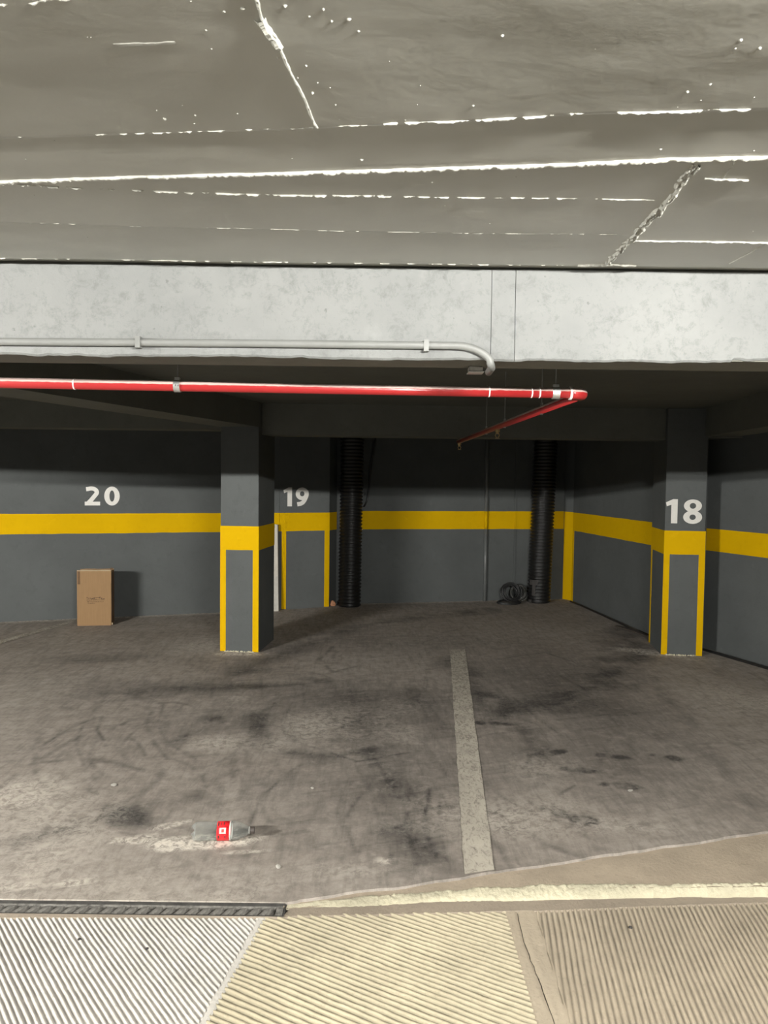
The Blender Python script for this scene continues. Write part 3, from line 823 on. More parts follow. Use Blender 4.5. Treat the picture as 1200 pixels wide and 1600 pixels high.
def fin(pts, h, wd, gap=0.0, jit=0.003, seed=1.0, name='paint_ridge', step=0.003):
    """ragged bead of paint squeezed out along a board seam"""
    seg = []
    for a, b in zip(pts[:-1], pts[1:]):
        L = math.dist(a, b); k = max(1, int(L / step))
        for i in range(k):
            t = i / k; seg.append((a[0] + (b[0] - a[0]) * t, a[1] + (b[1] - a[1]) * t))
    seg.append(pts[-1])
    S = np.array(seg); t = np.arange(len(S)) * step
    tx = np.gradient(S[:, 0]); ty = np.gradient(S[:, 1]); l = np.hypot(tx, ty) + 1e-9
    nx, ny = -ty / l, tx / l
    j = (fbm(t * 30, t * 0 + seed, 4) - 0.5) * 2 * jit
    hh = h * 0.78 * (0.15 + 0.8 * fbm(t * 60, t * 0 + seed * 3 + 1, 4) + 0.7 * fbm(t * 170, t * 0 + seed * 3 + 5, 2))
    if gap > 0:
        hh = hh * np.clip(((0.6 * fbm(t * 55, t * 0 + seed * 5 + 2, 3) + 0.4 * fbm(t * 7, t * 0 + seed * 5 + 9, 2)) - gap) * 12, 0.0, 1)
    ww = wd * (0.6 + 0.8 * fbm(t * 45, t * 0 + seed * 2 + 4, 3))
    cx, cy = S[:, 0] + nx * j, S[:, 1] + ny * j
    v = []; f = []
    for o_, hz in ((-0.5, 0), (-0.25, 0.85), (0.1, 1.0), (0.5, 0)):
        px, py = cx + nx * ww * o_, cy + ny * ww * o_
        v.append(np.stack([px, py, ceil_z(px, py) - hh * hz + (0.0005 if hz == 0 else 0)], 1))
    V = np.stack(v, 1).reshape(-1, 3)
    n = len(S)
    for i in range(n - 1):
        if hh[i] < 1e-5 and hh[i + 1] < 1e-5: continue
        for q in range(3):
            f.append((4*i + q, 4*i + q + 1, 4*i + 5 + q, 4*i + 4 + q))
    return mesh(name, V.tolist(), f, CEIL, lane_ceiling, smooth=False)
fin(S1[1:6], 0.0036, 0.006, 0.50, seed=1.0); fin(S1[5:], 0.0052, 0.008, 0.44, seed=2.0)
fin(S2, 0.0085, 0.011, 0.0, seed=3.0)
fin([(-1.8, 1.79), (-0.95, 1.815), (-0.841, 1.82), (-0.715, 1.836), (-0.464, 1.852), (-0.222, 1.861), (-0.009, 1.863)], 0.0058, 0.008, 0.44, seed=4.0)
fin([(-0.009, 1.863), (0.144, 1.866), (0.648, 1.866)], 0.004, 0.006, 0.48, seed=5.0)
fin(S4[:6], 0.0016, 0.004, 0.50, seed=6.0)
fin([(-0.20, 1.08), (-0.189, 1.116), (-0.187, 1.169), (-0.176, 1.202), (-0.166, 1.294), (-0.151, 1.4), (-0.138, 1.51)], 0.0045, 0.006, 0.0, 0.002, seed=7.0)
fin([(-0.190, 1.16), (-0.178, 1.205), (-0.172, 1.235)], 0.010, 0.016, 0.30, 0.006, seed=8.0)
for k in range(3):
    fin([(0.648 + 0.006 * k, 1.656), (0.665 + 0.006 * k, 1.87), (0.671 + 0.006 * k, 2.126), (0.678 + 0.008 * k, 2.422)], 0.009, 0.009, 0.40, 0.010, seed=9.0 + k)
fin([(0.672, 2.183), (0.85, 2.182), (1.064, 2.179), (1.8, 2.17)], 0.0060, 0.007, 0.0, seed=12.0)
fin([(-0.75, 1.15), (-0.559, 1.132), (-0.519, 1.127), (-0.474, 1.117), (-0.3, 1.09)], 0.0040, 0.006, 0.46, seed=13.0)
fin([(0.699, 1.731), (0.8, 1.736)], 0.006, 0.006, 0.25, seed=14.0)
fin([(0.727, 1.638), (0.741, 1.73)], 0.004, 0.005, 0.3, seed=15.0)
fin([(1.058, 2.406), (1.07, 2.209)], 0.003, 0.006, 0.3, seed=16.0)
fin([(-0.431, 1.234), (-0.38, 1.231), (-0.332, 1.224)], 0.0012, 0.012, 0.0, seed=17.0)
fin([(-1.8, 2.452), (-0.9, 2.452), (0.0, 2.452), (0.6, 2.452)], 0.0040, 0.006, 0.50, 0.006, seed=18.0)
fin([(0.6, 2.45), (0.72, 2.43), (0.78, 2.45)], 0.008, 0.02, 0.35, 0.01, seed=19.0)
# drips and blisters in the paint
LUMPS = [(-0.277, 1.191), (-0.28, 1.241), (-0.211, 1.136), (-0.178, 1.265), (-0.136, 1.287), (-0.281, 1.459), (-0.154, 1.326), (-0.122, 1.342), (-0.102, 1.358), (-0.429, 1.453), (-0.424, 1.486), (-0.372, 1.503), (-0.362, 1.469), (-0.778, 1.681), (0.051, 1.414), (0.152, 1.416), (0.171, 1.197), (0.533, 1.198), (0.535, 1.22), (0.572, 1.218), (0.543, 1.331), (0.515, 1.357), (0.55, 1.386), (-0.118, 1.155), (-0.086, 1.166), (-0.06, 1.161), (-0.24, 1.144), (-0.282, 1.119), (-0.15, 1.13), (-0.096, 1.138), (-0.047, 1.191), (0.1, 1.772), (0.284, 1.737), (0.553, 1.592), (0.743, 1.593), (-0.056, 1.66), (-0.134, 1.377), (-0.096, 1.418)]
mb = MB()
for i, (x, y) in enumerate(LUMPS + [(random.uniform(-1.0, 1.0), random.uniform(1.05, 2.3)) for _ in range(46)]):
    big = i < len(LUMPS)
    r = random.uniform(0.0011, 0.0026) if big else random.uniform(0.0005, 0.0011)
    h = r * random.uniform(0.7, 1.3)
    z = float(ceil_z(np.array([x]), np.array([y]))[0])
    xf = Matrix.Translation((x, y, z)) @ Matrix.Rotation(random.uniform(0, 6), 4, 'Z') @ Matrix.Diagonal((random.uniform(0.8, 1.8), 1, -1, 1))
    mb.lathe([(r * 1.5, -0.0005), (r, h * 0.35), (r * 0.75, h * 0.8), (0, h)], 8, xf)
k = mb.build('paint_drips', CEIL, lane_ceiling, smooth=True); k['kind'] = 'stuff'

# ------------------------------------------------------------------ lane floor (ramp with grooved panels)
def ramp_z(x): return -0.014 - 0.019 * min(max(x + 0.4, 0.0), 2.2)
ramp_floor = MB()
v = []; f = []
xs_ = [-9, -3, -0.4, 0.6, 1.8, 9]
for x in xs_:
    for y in (-4.4, 2.90): v.append((x, y, ramp_z(x) - 0.012))
for i in range(len(xs_) - 1): f.append((2*i, 2*i + 2, 2*i + 3, 2*i + 1))
ramp_floor = mesh('floor', v, f, LANE)
tag(ramp_floor, 'pale concrete lane floor with grooved panels in front of the bays', kind='structure')

def clip_line(poly, o, d):
    """span of the line o + t d inside a convex polygon"""
    t0, t1 = -1e9, 1e9
    n = len(poly)
    for i in range(n):
        a = poly[i]; b = poly[(i + 1) % n]
        ex, ey = b[0] - a[0], b[1] - a[1]
        nx, ny = -ey, ex                    # inside for ccw
        num = nx * (a[0] - o[0]) + ny * (a[1] - o[1]); den = nx * d[0] + ny * d[1]
        if abs(den) < 1e-12:
            if num > 0: return None
            continue
        t = num / den
        if den > 0: t0 = max(t0, t)
        else: t1 = min(t1, t)
    return (t0, t1) if t1 - t0 > 0.004 else None
def grooved(name, poly, ang, pitch, mat, depth=0.0075, seed=0.0, bend=0.0):
    poly = ccw(poly)
    a = math.radians(ang); d = (math.cos(a), math.sin(a)); nrm = (-d[1], d[0])
    vs = [p[0] * nrm[0] + p[1] * nrm[1] for p in poly]
    prof = [0.0, 0.10, 0.75, 1.0, 0.92, 0.45]
    v0, v1 = min(vs), max(vs); k = int((v1 - v0) / pitch * len(prof))
    rows = []; NS = 70
    for i in range(k + 1):
        vv = v0 + pitch * i / len(prof)
        sp = clip_line(poly, (nrm[0] * vv, nrm[1] * vv), d)
        rows.append((vv, i, sp))
    V = []; F = []; GR = []; prev = None
    for vv, i, sp in rows:
        if sp is None: prev = None; continue
        t = np.linspace(sp[0], sp[1], NS)
        # slightly wandering grooves
        off = (fbm(t * 4 + seed, t * 0 + math.floor(i / len(prof)) * 0.37 + seed, 3) - 0.5) * pitch * 0.35
        x = d[0] * t + nrm[0] * (vv + off); y = d[1] * t + nrm[1] * (vv + off)
        x = x + bend * ((y - 2.3) ** 2)
        h = prof[i % len(prof)] * depth * (0.65 + 0.7 * fbm(x * 30 + seed, y * 30, 3)) + (fbm(x * 8, y * 8 + seed, 3) - 0.5) * 0.003
        z = np.array([ramp_z(q) for q in x]) - 0.004 + h
        st = len(V); V += np.stack([x, y, z], 1).tolist()
        GR += np.clip((0.55 - prof[i % len(prof)]) * 1.5 * (0.4 + fbm(x * 25, y * 25 + seed, 3)), 0, 0.85).tolist()
        if prev is not None:
            for q in range(NS - 1): F.append((prev + q, prev + q + 1, st + q + 1, st + q))
        prev = st
    # faces must look upwards
    o = mesh(name, V, F, mat, ramp_floor, smooth=True)
    at = o.data.attributes.new('grime_shade', 'FLOAT', 'POINT'); at.data.foreach_set('value', np.array(GR, np.float32))
    if sum(p.normal.z for p in o.data.polygons[:200]) < 0: o.data.flip_normals()
    return o
YN = 1.35
jx = lambda y: -0.428 - 0.162 * (2.741 - y)            # joint between first and second panel
grooved('grooved_panel', [(-2.7, 2.690), (-1.375, 2.712), (jx(2.738) - 0.010, 2.738), (jx(YN) - 0.006, YN), (-2.7, YN)], -51.5, 0.0172, RAMP_A, seed=1.0)
grooved('grooved_panel', [(jx(2.741) + 0.010, 2.741), (0.476, 2.820), (0.476, YN), (jx(YN) + 0.010, YN)], -28.0, 0.0235, RAMP_B, seed=2.0)
grooved('grooved_panel', [(0.587, 2.826), (1.002, 2.879), (1.525, 2.938), (2.7, 3.03), (2.7, YN), (0.556, YN)], -97.5, 0.0205, RAMP_C, seed=3.0)
# smooth cast strip between second and third panel, cracked along its middle
def strip(xl, xr, y0, y1, name, mat, seed):
    n = 90; v = []; f = []
    cols = 6
    for i in range(n + 1):
        y = y0 + (y1 - y0) * i / n
        a, b = xl(y, i), xr(y, i)
        for c in range(cols + 1):
            x = a + (b - a) * c / cols
            e = min(c, cols - c)
            z = ramp_z(x) + 0.0015 - (0.004 if e == 0 else 0) + (n1(x * 60 + y * 9, seed) - 0.5) * 0.003
            v.append((x, y, z))
    for i in range(n):
        for c in range(cols):
            p = i * (cols + 1) + c
            f.append((p, p + 1, p + cols + 2, p + cols + 1))
    return mesh(name, v, f, mat, ramp_floor, smooth=True)
crack = lambda y: 0.522 + 0.006 * math.sin(y * 9) + (n1(y * 30, 4) - 0.5) * 0.010 - 0.01 * (y - 2.4)
strip(lambda y, i: 0.472 + (n1(i * 0.7, 1) - 0.5) * 0.008, lambda y, i: crack(y) - 0.0012, 2.822, YN, 'joint_strip', RAMP_C, 5)
strip(lambda y, i: crack(y) + 0.0012, lambda y, i: 0.594 - 0.021 * (2.826 - y) + (n1(i * 0.7, 2) - 0.5) * 0.010, 2.83, YN, 'joint_strip', RAMP_C, 6)
strip(lambda y, i: jx(y) - 0.016 + (n1(i * 0.9, 1) - 0.5) * 0.012, lambda y, i: jx(y) + 0.016 + (n1(i * 0.9, 2) - 0.5) * 0.012, 2.74, YN, 'joint_strip', RAMP_A, 7)
# smooth gutter beside the drain and along the kerb
def gutter_pts():
    pass
n = 260; v = []; f = []
for i in range(n + 1):
    x = -2.7 + 5.4 * i / n
    yt = float(np.interp(x, [-2.7, -0.352, -0.338, -0.03, 0.261, 0.657, 1.093, 1.532, 2.7], [2.737, 2.737, 2.792, 2.826, 2.873, 2.906, 2.952, 2.978, 3.065]))
    yt += (n1(x * 8, 3) - 0.5) * 0.010 * (x > -0.3)
    yl = float(np.interp(x, [-2.7, -1.375, -0.428, 0.018, 0.476, 0.671, 1.002, 1.525, 2.7], [2.686, 2.708, 2.733, 2.771, 2.818, 2.831, 2.877, 2.935, 3.027])) + (n1(x * 30, 2) - 0.5) * 0.010
    yl = min(yl, yt - 0.012) if x > -0.35 else min(yl, 2.729)
    z = ramp_z(x)
    v += [(x, yl - 0.004, z - 0.006), (x, yl + 0.004, z + 0.002), (x, yt, z + 0.004), (x, yt + 0.004, z - 0.05)]
for i in range(n):
    for c in range(3): f.append((4*i + c, 4*i + 4 + c, 4*i + 5 + c, 4*i + 1 + c))
gut = mesh('gutter_strip', v, f, GUTTER, ramp_floor, smooth=False)

# low kerb: crumbling mortar edge, brown apron behind it
def kerb_y(x): return float(np.interp(x, [-0.40, -0.271, -0.081, 0.266, 0.625, 1.551, 2.8], [2.80, 2.815, 2.872, 2.916, 2.966, 3.005, 3.09]))
n = 700; v = []; f = []
for i in range(n + 1):
    x = -0.346 + 3.04 * i / n
    g = min(1.0, max(0.0, (x + 0.40) / 0.35))
    ks = kerb_y(x) + (n1(x * 9, 11) - 0.5) * 0.045 + (n1(x * 50, 13) - 0.5) * 0.010
    yA = float(np.interp(x, [-0.40, -0.338, -0.03, 0.261, 0.657, 1.093, 1.532, 2.8], [2.785, 2.787, 2.820, 2.866, 2.900, 2.944, 2.968, 3.06])) + (n1(x * 9, 3) - 0.5) * 0.012
    ks = max(ks, yA + 0.012)
    zA = ramp_z(x)
    top = -0.006 * g - 0.008 * (1 - g)
    prof = [(0.0, -0.02), (0.08, 0.25), (0.16, 0.42), (0.26, 0.58), (0.38, 0.70), (0.5, 0.82), (0.62, 0.90), (0.75, 0.95), (0.88, 0.99), (1.0, 1.0)]
    for t, hz in prof:
        y = yA + (ks - yA) * t
        z = zA + (top - zA) * hz + (float(fbm(np.array([x * 90]), np.array([y * 90]), 3)[0]) - 0.5) * 0.011 * (0.05 < t) * g
        v.append((x, y, z))
    v.append((x, ks + 0.012, top - 0.012))
c = 11
for i in range(n):
    for j in range(c - 1): f.append((c*i + j, c*i + c + j, c*i + c + 1 + j, c*i + j + 1))
kerb = mesh('curb', v, f, CRUST, None, True); tag(kerb, 'low crumbling pale mortar curb along the front of the bays', kind='structure')
n = 200; v = []; f = []
for i in range(n + 1):
    x = -0.36 + 3.06 * i / n
    y0 = kerb_y(x) - 0.020; y1 = max(floor_edge(x) + 0.02, y0 + 0.01)
    for j in range(9):
        t = j / 8; y = y0 + (y1 - y0) * t
        v.append((x, y, -0.011 + (n1(x * 12 + 3, y * 3) - 0.5) * 0.004))
for i in range(n):
    for j in range(8): f.append((9*i + j, 9*i + 9 + j, 9*i + 10 + j, 9*i + j + 1))
apron = mesh('floor', v, f, APRON, smooth=True); tag(apron, 'brown mortar apron between the bay floor and the curb', kind='structure')

# ------------------------------------------------------------------ drain channel
drain = empty('drain_channel', (-1.4, 2.775, -0.02))
tag(drain, 'long black cast iron drain channel with slanted grate bars', 'drain')
def local(o_parent, builder, name, mat, smooth=False):
    o = builder.build(name, mat, o_parent, smooth)
    o.data.transform(Matrix.Translation(-o_parent.location))
    return o
X0, X1, Y0, Y1 = -3.2, -0.352, 2.740, 2.810
mbt = MB().box((X0, Y0, -0.085), (X1, Y1, -0.08)).box((X0, Y0 - 0.004, -0.085), (X1, Y0 + 0.002, -0.010)).box((X0, Y1 - 0.002, -0.085), (X1, Y1 + 0.003, -0.004)).box((X1 - 0.001, Y0, -0.085), (X1 + 0.004, Y1, -0.006))
local(drain, mbt, 'trough', DARKPIT)
mbt = MB()
v = []; f = []
for i in range(140):
    x = X0 + (X1 - X0) * i / 139
    for j in range(5):
        y = Y0 + (Y1 - Y0) * j / 4
        v.append((x, y, -0.075 + 0.050 * n1(x * 19 + 5, j * 0.6) * (1 - j / 5) * (x < X1 - 0.08)))
for i in range(139):
    for j in range(4): f.append((5*i + j, 5*i + 5 + j, 5*i + 6 + j, 5*i + j + 1))
mbt.add(v, f)
local(drain, mbt, 'silt', GUTTER)
local(drain, MB().box((X0, Y1 - 0.007, -0.030), (X1, Y1 - 0.002, -0.014)), 'grate_rail', IRON)
local(drain, MB().box((X0, Y0 + 0.002, -0.024), (X1, Y0 + 0.007, -0.013)), 'grate_rail', IRON)
local(drain, MB().box((X1 - 0.030, Y0 + 0.004, -0.020), (X1 - 0.004, Y1 - 0.014, -0.010)), 'grate_end', IRON)
barmesh = None
x = X0 + 0.04; i = 0
while x < X1 - 0.05:
    if barmesh is None:
        b_ = MB()
        sl = 0.022
        ya, yb = Y0 + 0.005, Y1 - 0.020
        v = []
        for z in (-0.026, -0.010):
            for (px, py) in ((-0.011, ya), (0.011, ya), (0.011 + sl, yb), (-0.011 + sl, yb)):
                v.append((px, py - drain.location.y, z - drain.location.z))
        b_.add(v, [(0, 3, 2, 1), (4, 5, 6, 7), (0, 1, 5, 4), (1, 2, 6, 5), (2, 3, 7, 6), (3, 0, 4, 7)])
        bar = b_.build('grate_bar', IRON, drain); barmesh = bar.data
        bar.location = (x - drain.location.x, 0, 0)
    else:
        bar = bpy.data.objects.new('grate_bar', barmesh); COL.objects.link(bar); bar.parent = drain
        bar.location = (x - drain.location.x + random.uniform(-0.002, 0.002), 0, random.uniform(-0.002, 0.001))
        bar.rotation_euler = (0, 0, random.uniform(-0.03, 0.03))
    x += 0.0455; i += 1

# ------------------------------------------------------------------ red sprinkler pipe
pipe = empty('sprinkler_pipe', (-1.4, 3.04, 1.948))
tag(pipe, 'glossy red sprinkler pipe hanging behind the white beam, with a branch to the back', 'pipe')
def ppt(x):       # axis of the main run
    t = (x + 1.521) / (0.75 + 1.521)
    return Vector((x, 2.947 + 0.088 * t, 1.9410 - 0.005 * t))
PR = 0.0205
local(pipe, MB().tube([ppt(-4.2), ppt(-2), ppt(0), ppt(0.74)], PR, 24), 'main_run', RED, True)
E0 = ppt(0.725); EC = ppt(0.775)
# elbow turning to the back
ec = []
for i in range(11):
    a = math.radians(90 * i / 10)
    ec.append(Vector((0.740 + 0.040 * math.sin(a), EC.y + 0.0 + 0.040 * (1 - math.cos(a)), EC.z)))
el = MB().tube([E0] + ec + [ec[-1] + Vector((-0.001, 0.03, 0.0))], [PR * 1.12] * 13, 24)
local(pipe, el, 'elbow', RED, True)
local(pipe, MB().tube([ppt(0.722), ppt(0.730)], PR * 1.30, 24), 'elbow_collar', SEALTAPE, False)
BR0 = ec[-1] + Vector((0, 0.02, 0)); BR1 = Vector((0.669, 6.98, 1.925))
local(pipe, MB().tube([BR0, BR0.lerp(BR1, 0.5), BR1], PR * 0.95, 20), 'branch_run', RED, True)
for xx in (-1.19, 0.405, 0.572, 0.603):
    local(pipe, MB().tube([ppt(xx - 0.0022), ppt(xx + 0.0022)], PR * 1.05, 24), 'seal_ring', SEALTAPE)
def hanger(p, w_, ztop=BZ):
    p = Vector(p)
    a, b = p - Vector((w_, 0, 0)), p + Vector((w_, 0, 0))
    h = MB().tube([a, b], PR * 1.18, 24)
    h.box((p.x - w_ * 0.8, p.y - 0.010, p.z + PR), (p.x + w_ * 0.8, p.y + 0.010, p.z + PR + 0.012))
    cl = local(pipe, h, 'pipe_clamp', CHROME)
    local(pipe, MB().tube([p + Vector((0, 0, PR)), Vector((p.x, p.y, ztop + 0.01))], 0.0026, 8), 'hanger_rod', ROD)
    bt = MB()
    for sx in (-1, 1):
        xf = Matrix.Translation((p.x + sx * w_ * 0.4, p.y - PR * 1.18, p.z)) @ Matrix.Rotation(math.pi / 2, 4, 'X')
        bt.lathe([(0.0, 0.006), (0.004, 0.006), (0.004, -0.002)], 6, xf)
    local(pipe, bt, 'clamp_bolt', ROD)
hanger(ppt(-0.80), 0.012); hanger(ppt(0.668), 0.014)
for t in (0.17, 0.42, 0.60):
    hanger(BR0.lerp(BR1, t), 0.006)
def sprinkler(t):
    p = BR0.lerp(BR1, t); z = p.z - PR * 0.8
    s_ = MB()
    xf = Matrix.Translation((p.x, p.y, z))
    s_.lathe([(0, 0.0), (0.016, 0.0), (0.016, -0.016), (0.011, -0.016), (0.011, -0.028), (0.007, -0.030), (0, -0.030)], 12, xf)
    for sx in (-1, 1):
        s_.tube([(p.x + sx * 0.010, p.y, z - 0.028), (p.x + sx * 0.013, p.y, z - 0.042), (p.x + sx * 0.003, p.y, z - 0.056)], 0.0022, 6)
    s_.lathe([(0, -0.055), (0.015, -0.056), (0.016, -0.059), (0, -0.059)], 12, xf)
    local(pipe, s_, 'sprinkler_head', BRASS, False)
sprinkler(0.485); sprinkler(0.985)

# ------------------------------------------------------------------ conduit on the white beam
cond = empty('wall_conduit', (-1.0, 2.50, 2.03))
tag(cond, 'thin grey painted conduit along the white beam, bent under its lower edge', 'conduit')
CR = 0.0125
pth = [Vector((-4.0, YB - CR, 2.022)), Vector((-1.25, YB - CR, 2.022)), Vector((-0.42, YB - CR, 2.026)), Vector((0.225, YB - CR, 2.026))]
for i in range(1, 11):                          # sweeps down ...
    a = math.radians(66 * i / 10)
    pth.append(Vector((0.225 + 0.122 * math.sin(a), YB - CR - 0.004 * i / 10, 2.026 - 0.075 * (1 - math.cos(a)))))
e_ = pth[-1]
for i in range(1, 9):                           # ... and back under the beam
    a = math.radians(90 * i / 8)
    pth.append(Vector((e_.x + 0.012 * i / 8, e_.y + 0.045 * (1 - math.cos(a)), e_.z - 0.008 - 0.012 * math.sin(a))))
pth.append(pth[-1] + Vector((0.004, 0.10, 0)))
local(cond, MB().tube(pth, CR, 16), 'tube', CONDUIT, True)
for xx in (-0.80, 0.13):
    local(cond, MB().box((xx - 0.008, YB - 2 * CR - 0.003, 2.024 - CR - 0.006), (xx + 0.008, YB + 0.006, 2.024 + CR + 0.006)), 'saddle_clip', CONDUIT)
jb = empty('junction_box', (0.316, 2.73, 1.972))
tag(jb, 'small white junction box under the beam at the end of the conduit', 'box')
q = pth[-1]
bx = MB().box((0.292, 2.70, 1.972), (0.340, 2.757, 1.9895))
o = local(jb, bx, 'housing', PLASTICW); bv = o.modifiers.new('soft', 'BEVEL'); bv.width = 0.003; bv.segments = 2
local(jb, MB().box((0.289, 2.698, 1.968), (0.343, 2.760, 1.972)), 'lid', PLASTICW)
local(jb, MB().box((0.340, 2.72, 1.975), (0.352, 2.735, 1.985)), 'cable_gland', CONDUIT)

# ------------------------------------------------------------------ corrugated ducts
def duct(base, lean, r, label):
    d = empty('corrugated_duct', base)
    tag(d, label, 'duct', 'black corrugated ducts on the back wall')
    pitch = 0.043; prof = []
    h = 0.0
    while h < 2.24:
        for dh, dr in ((0, -0.014), (0.12, -0.014), (0.34, 0.0), (0.66, 0.0), (0.88, -0.014)):
            prof.append((r + dr, h + dh * pitch))
        h += pitch
    sh = Matrix.Identity(4); sh[0][2] = lean[0] / 2.24; sh[1][2] = lean[1] / 2.24
    o = MB().lathe(prof, 36, sh).build('corrugated_tube', BLACKPVC, d)
    smooth_by_angle(o, 60)
    return d, sh
d1, _ = duct((-0.415, 9.43, 0.0), (0.02, 0.0), 0.142, 'black corrugated duct standing beside the pier numbered 19')
d2, sh2 = duct((2.02, 9.90, 0.0), (0.055, 0.0), 0.150, 'black corrugated duct standing beside the coil of cable')
# dark tape patches low on the second duct
tp = MB()
for a0, a1, z0, z1 in ((205, 250, 0.235, 0.30), (222, 240, 0.10, 0.24), (200, 222, 0.010, 0.045)):
    v = []; k = 8
    for i in range(k + 1):
        a = math.radians(a0 + (a1 - a0) * i / k)
        for z in (z0, z1): v.append((0.1525 * math.cos(a) + 0.055 / 2.24 * z, 0.1525 * math.sin(a), z))
    tp.add(v, [(2*i, 2*i + 2, 2*i + 3, 2*i + 1) for i in range(k)])
tp.build('tape_patch', STONED, d2)

# painted pipe and slim strip on the back wall
Aw, uw, nw, _ = wall_line(B0, B1)
def bwp(s, off, z): 
    p = Aw + uw * s + nw * off; return Vector((p.x, p.y, z))
sp_ = (Vector((1.317, 9.946, 0)) - Aw).dot(uw)
vp = empty('vertical_pipe', bwp(sp_, 0.024, 0))
tag(vp, 'slim grey painted pipe running up the back wall', 'pipe')
for z0, z1, mt, nm in ((0.0, BB, PIPEGREY, 'lower_length'), (BB, BT + 0.012, YELLOW, 'yellow_length'), (BT + 0.012, 2.25, PIPEGREY, 'upper_length')):
    local(vp, MB().tube([bwp(sp_, 0.024, z0), bwp(sp_, 0.024, z1)], 0.022, 16), nm, mt, True)
ss_ = (Vector((1.715, 10.03, 0)) - Aw).dot(uw)
cs = empty('cable_strip', bwp(ss_, 0.0, 0))
tag(cs, 'flat painted cable cover on the back wall above the coil', 'cable cover')
for z0, z1, mt, nm in ((0.0, BB, GREY, 'lower_length'), (BB, BT + 0.012, YELLOW, 'yellow_length'), (BT + 0.012, 2.25, GREY, 'upper_length')):
    pp = [bwp(ss_ - 0.012, 0.012, 0), bwp(ss_ + 0.012, 0.012, 0), bwp(ss_ + 0.012, -0.002, 0), bwp(ss_ - 0.012, -0.002, 0)]
    local(cs, MB().prism([(q.x, q.y) for q in pp], z0, z1), nm, mt)
# loose black cable hanging high beside the first duct
hc = [bwp((Vector((xx, 9.63, 0)) - Aw).dot(uw), off, z) for xx, off, z in
      ((-0.10, 0.03, 2.25), (-0.13, 0.035, 2.05), (-0.165, 0.04, 1.85), (-0.19, 0.03, 1.62), (-0.195, 0.03, 1.45), (-0.22, 0.03, 1.30), (-0.26, 0.03, 1.22))]
o = MB().tube(hc, 0.011, 10).build('hanging_cable', CABLE, None, True)
tag(o, 'black cable hanging high on the back wall beside a duct', 'cable')

# ------------------------------------------------------------------ coil of cable
coil = empty('cable_coil', (1.66, 9.80, 0.0))
tag(coil, 'tangled coil of black cable lying on the floor at the back wall', 'cable')
def loops(cx, cy, cz, r, turns, tilt, yaw, rad, seed, squash=1.0, spread=0.03):
    random.seed(seed); P = []
    nn = 26
    rot = Matrix.Rotation(yaw, 3, 'Z') @ Matrix.Rotation(tilt, 3, 'X')
    rr = r; oz = 0; tx = tz = 0
    for t in range(turns * nn):
        a = 2 * math.pi * t / nn
        if t % nn == 0:
            r1 = r * random.uniform(0.70, 1.12); o1 = random.uniform(-spread, spread); t1 = random.uniform(-0.025, 0.025)
            ra, oa, ta = (rr, oz, tx)
        u = (t % nn) / nn
        rc = ra + (r1 - ra) * u; oc = oa + (o1 - oa) * u; tc_ = ta + (t1 - ta) * u
        if t % nn == nn - 1: rr, oz, tx = r1, o1, t1
        p = rot @ Vector((rc * math.cos(a) + tc_, rc * squash * math.sin(a), oc))
        P.append(Vector((cx + p.x, cy + p.y, max(rad, cz + p.z))))
    return MB().tube(P, rad, 7)
def lcoil(b_, name, mat):
    o = b_.build(name, mat, coil, True); o.data.transform(Matrix.Translation(-coil.location)); return o
lcoil(loops(1.64, 9.80, 0.138, 0.108, 15, math.radians(72), math.radians(10), 0.0060, 5, 1.0, 0.055), 'upright_loops', CABLE)
lcoil(loops(1.60, 9.71, 0.030, 0.140, 8, math.radians(9), math.radians(8), 0.0070, 9, 0.55, 0.012), 'flat_loops', CABLE)
lcoil(loops(1.735, 9.83, 0.130, 0.105, 6, math.radians(70), math.radians(-20), 0.0060, 12, 1.0, 0.04), 'hose_loops', HOSE)
random.seed(21)

# cable lying along the foot of the right wall
def side_cable(pts, label, r=0.008):
    o = MB().tube(pts, r, 8).build('floor_cable', CABLE, None, True)
    return tag(o, label, 'cable')
side_cable([(2.44, 9.93, 0.009), (2.50, 9.60, 0.009), (2.53, 9.3, 0.009), (2.575, 8.95, 0.009), (2.60, 8.7, 0.009), (2.63, 8.5, 0.009), (2.655, 8.2, 0.009), (2.69, 7.95, 0.009), (2.715, 7.75, 0.009), (2.74, 7.60, 0.009)],
           'thin black cable on the floor from the yellow corner to the column', 0.010)
side_cable([(2.965, 7.32, 0.012), (3.02, 7.16, 0.012), (3.10, 6.95, 0.012), (3.22, 6.62, 0.012), (3.32, 6.35, 0.012), (3.45, 6.0, 0.012)],
           'black cable on the floor right of the column numbered 18', 0.013)
fl = MB().prism(ccw([(2.56, 8.30), (2.665, 8.10), (2.72, 7.75), (2.685, 7.75), (2.60, 8.06), (2.52, 8.26)]), 0.004, 0.016).build('flat_strip', WOODEDGE)
tag(fl, 'flat dark strip of scrap lying beside the column numbered 18', 'scrap')

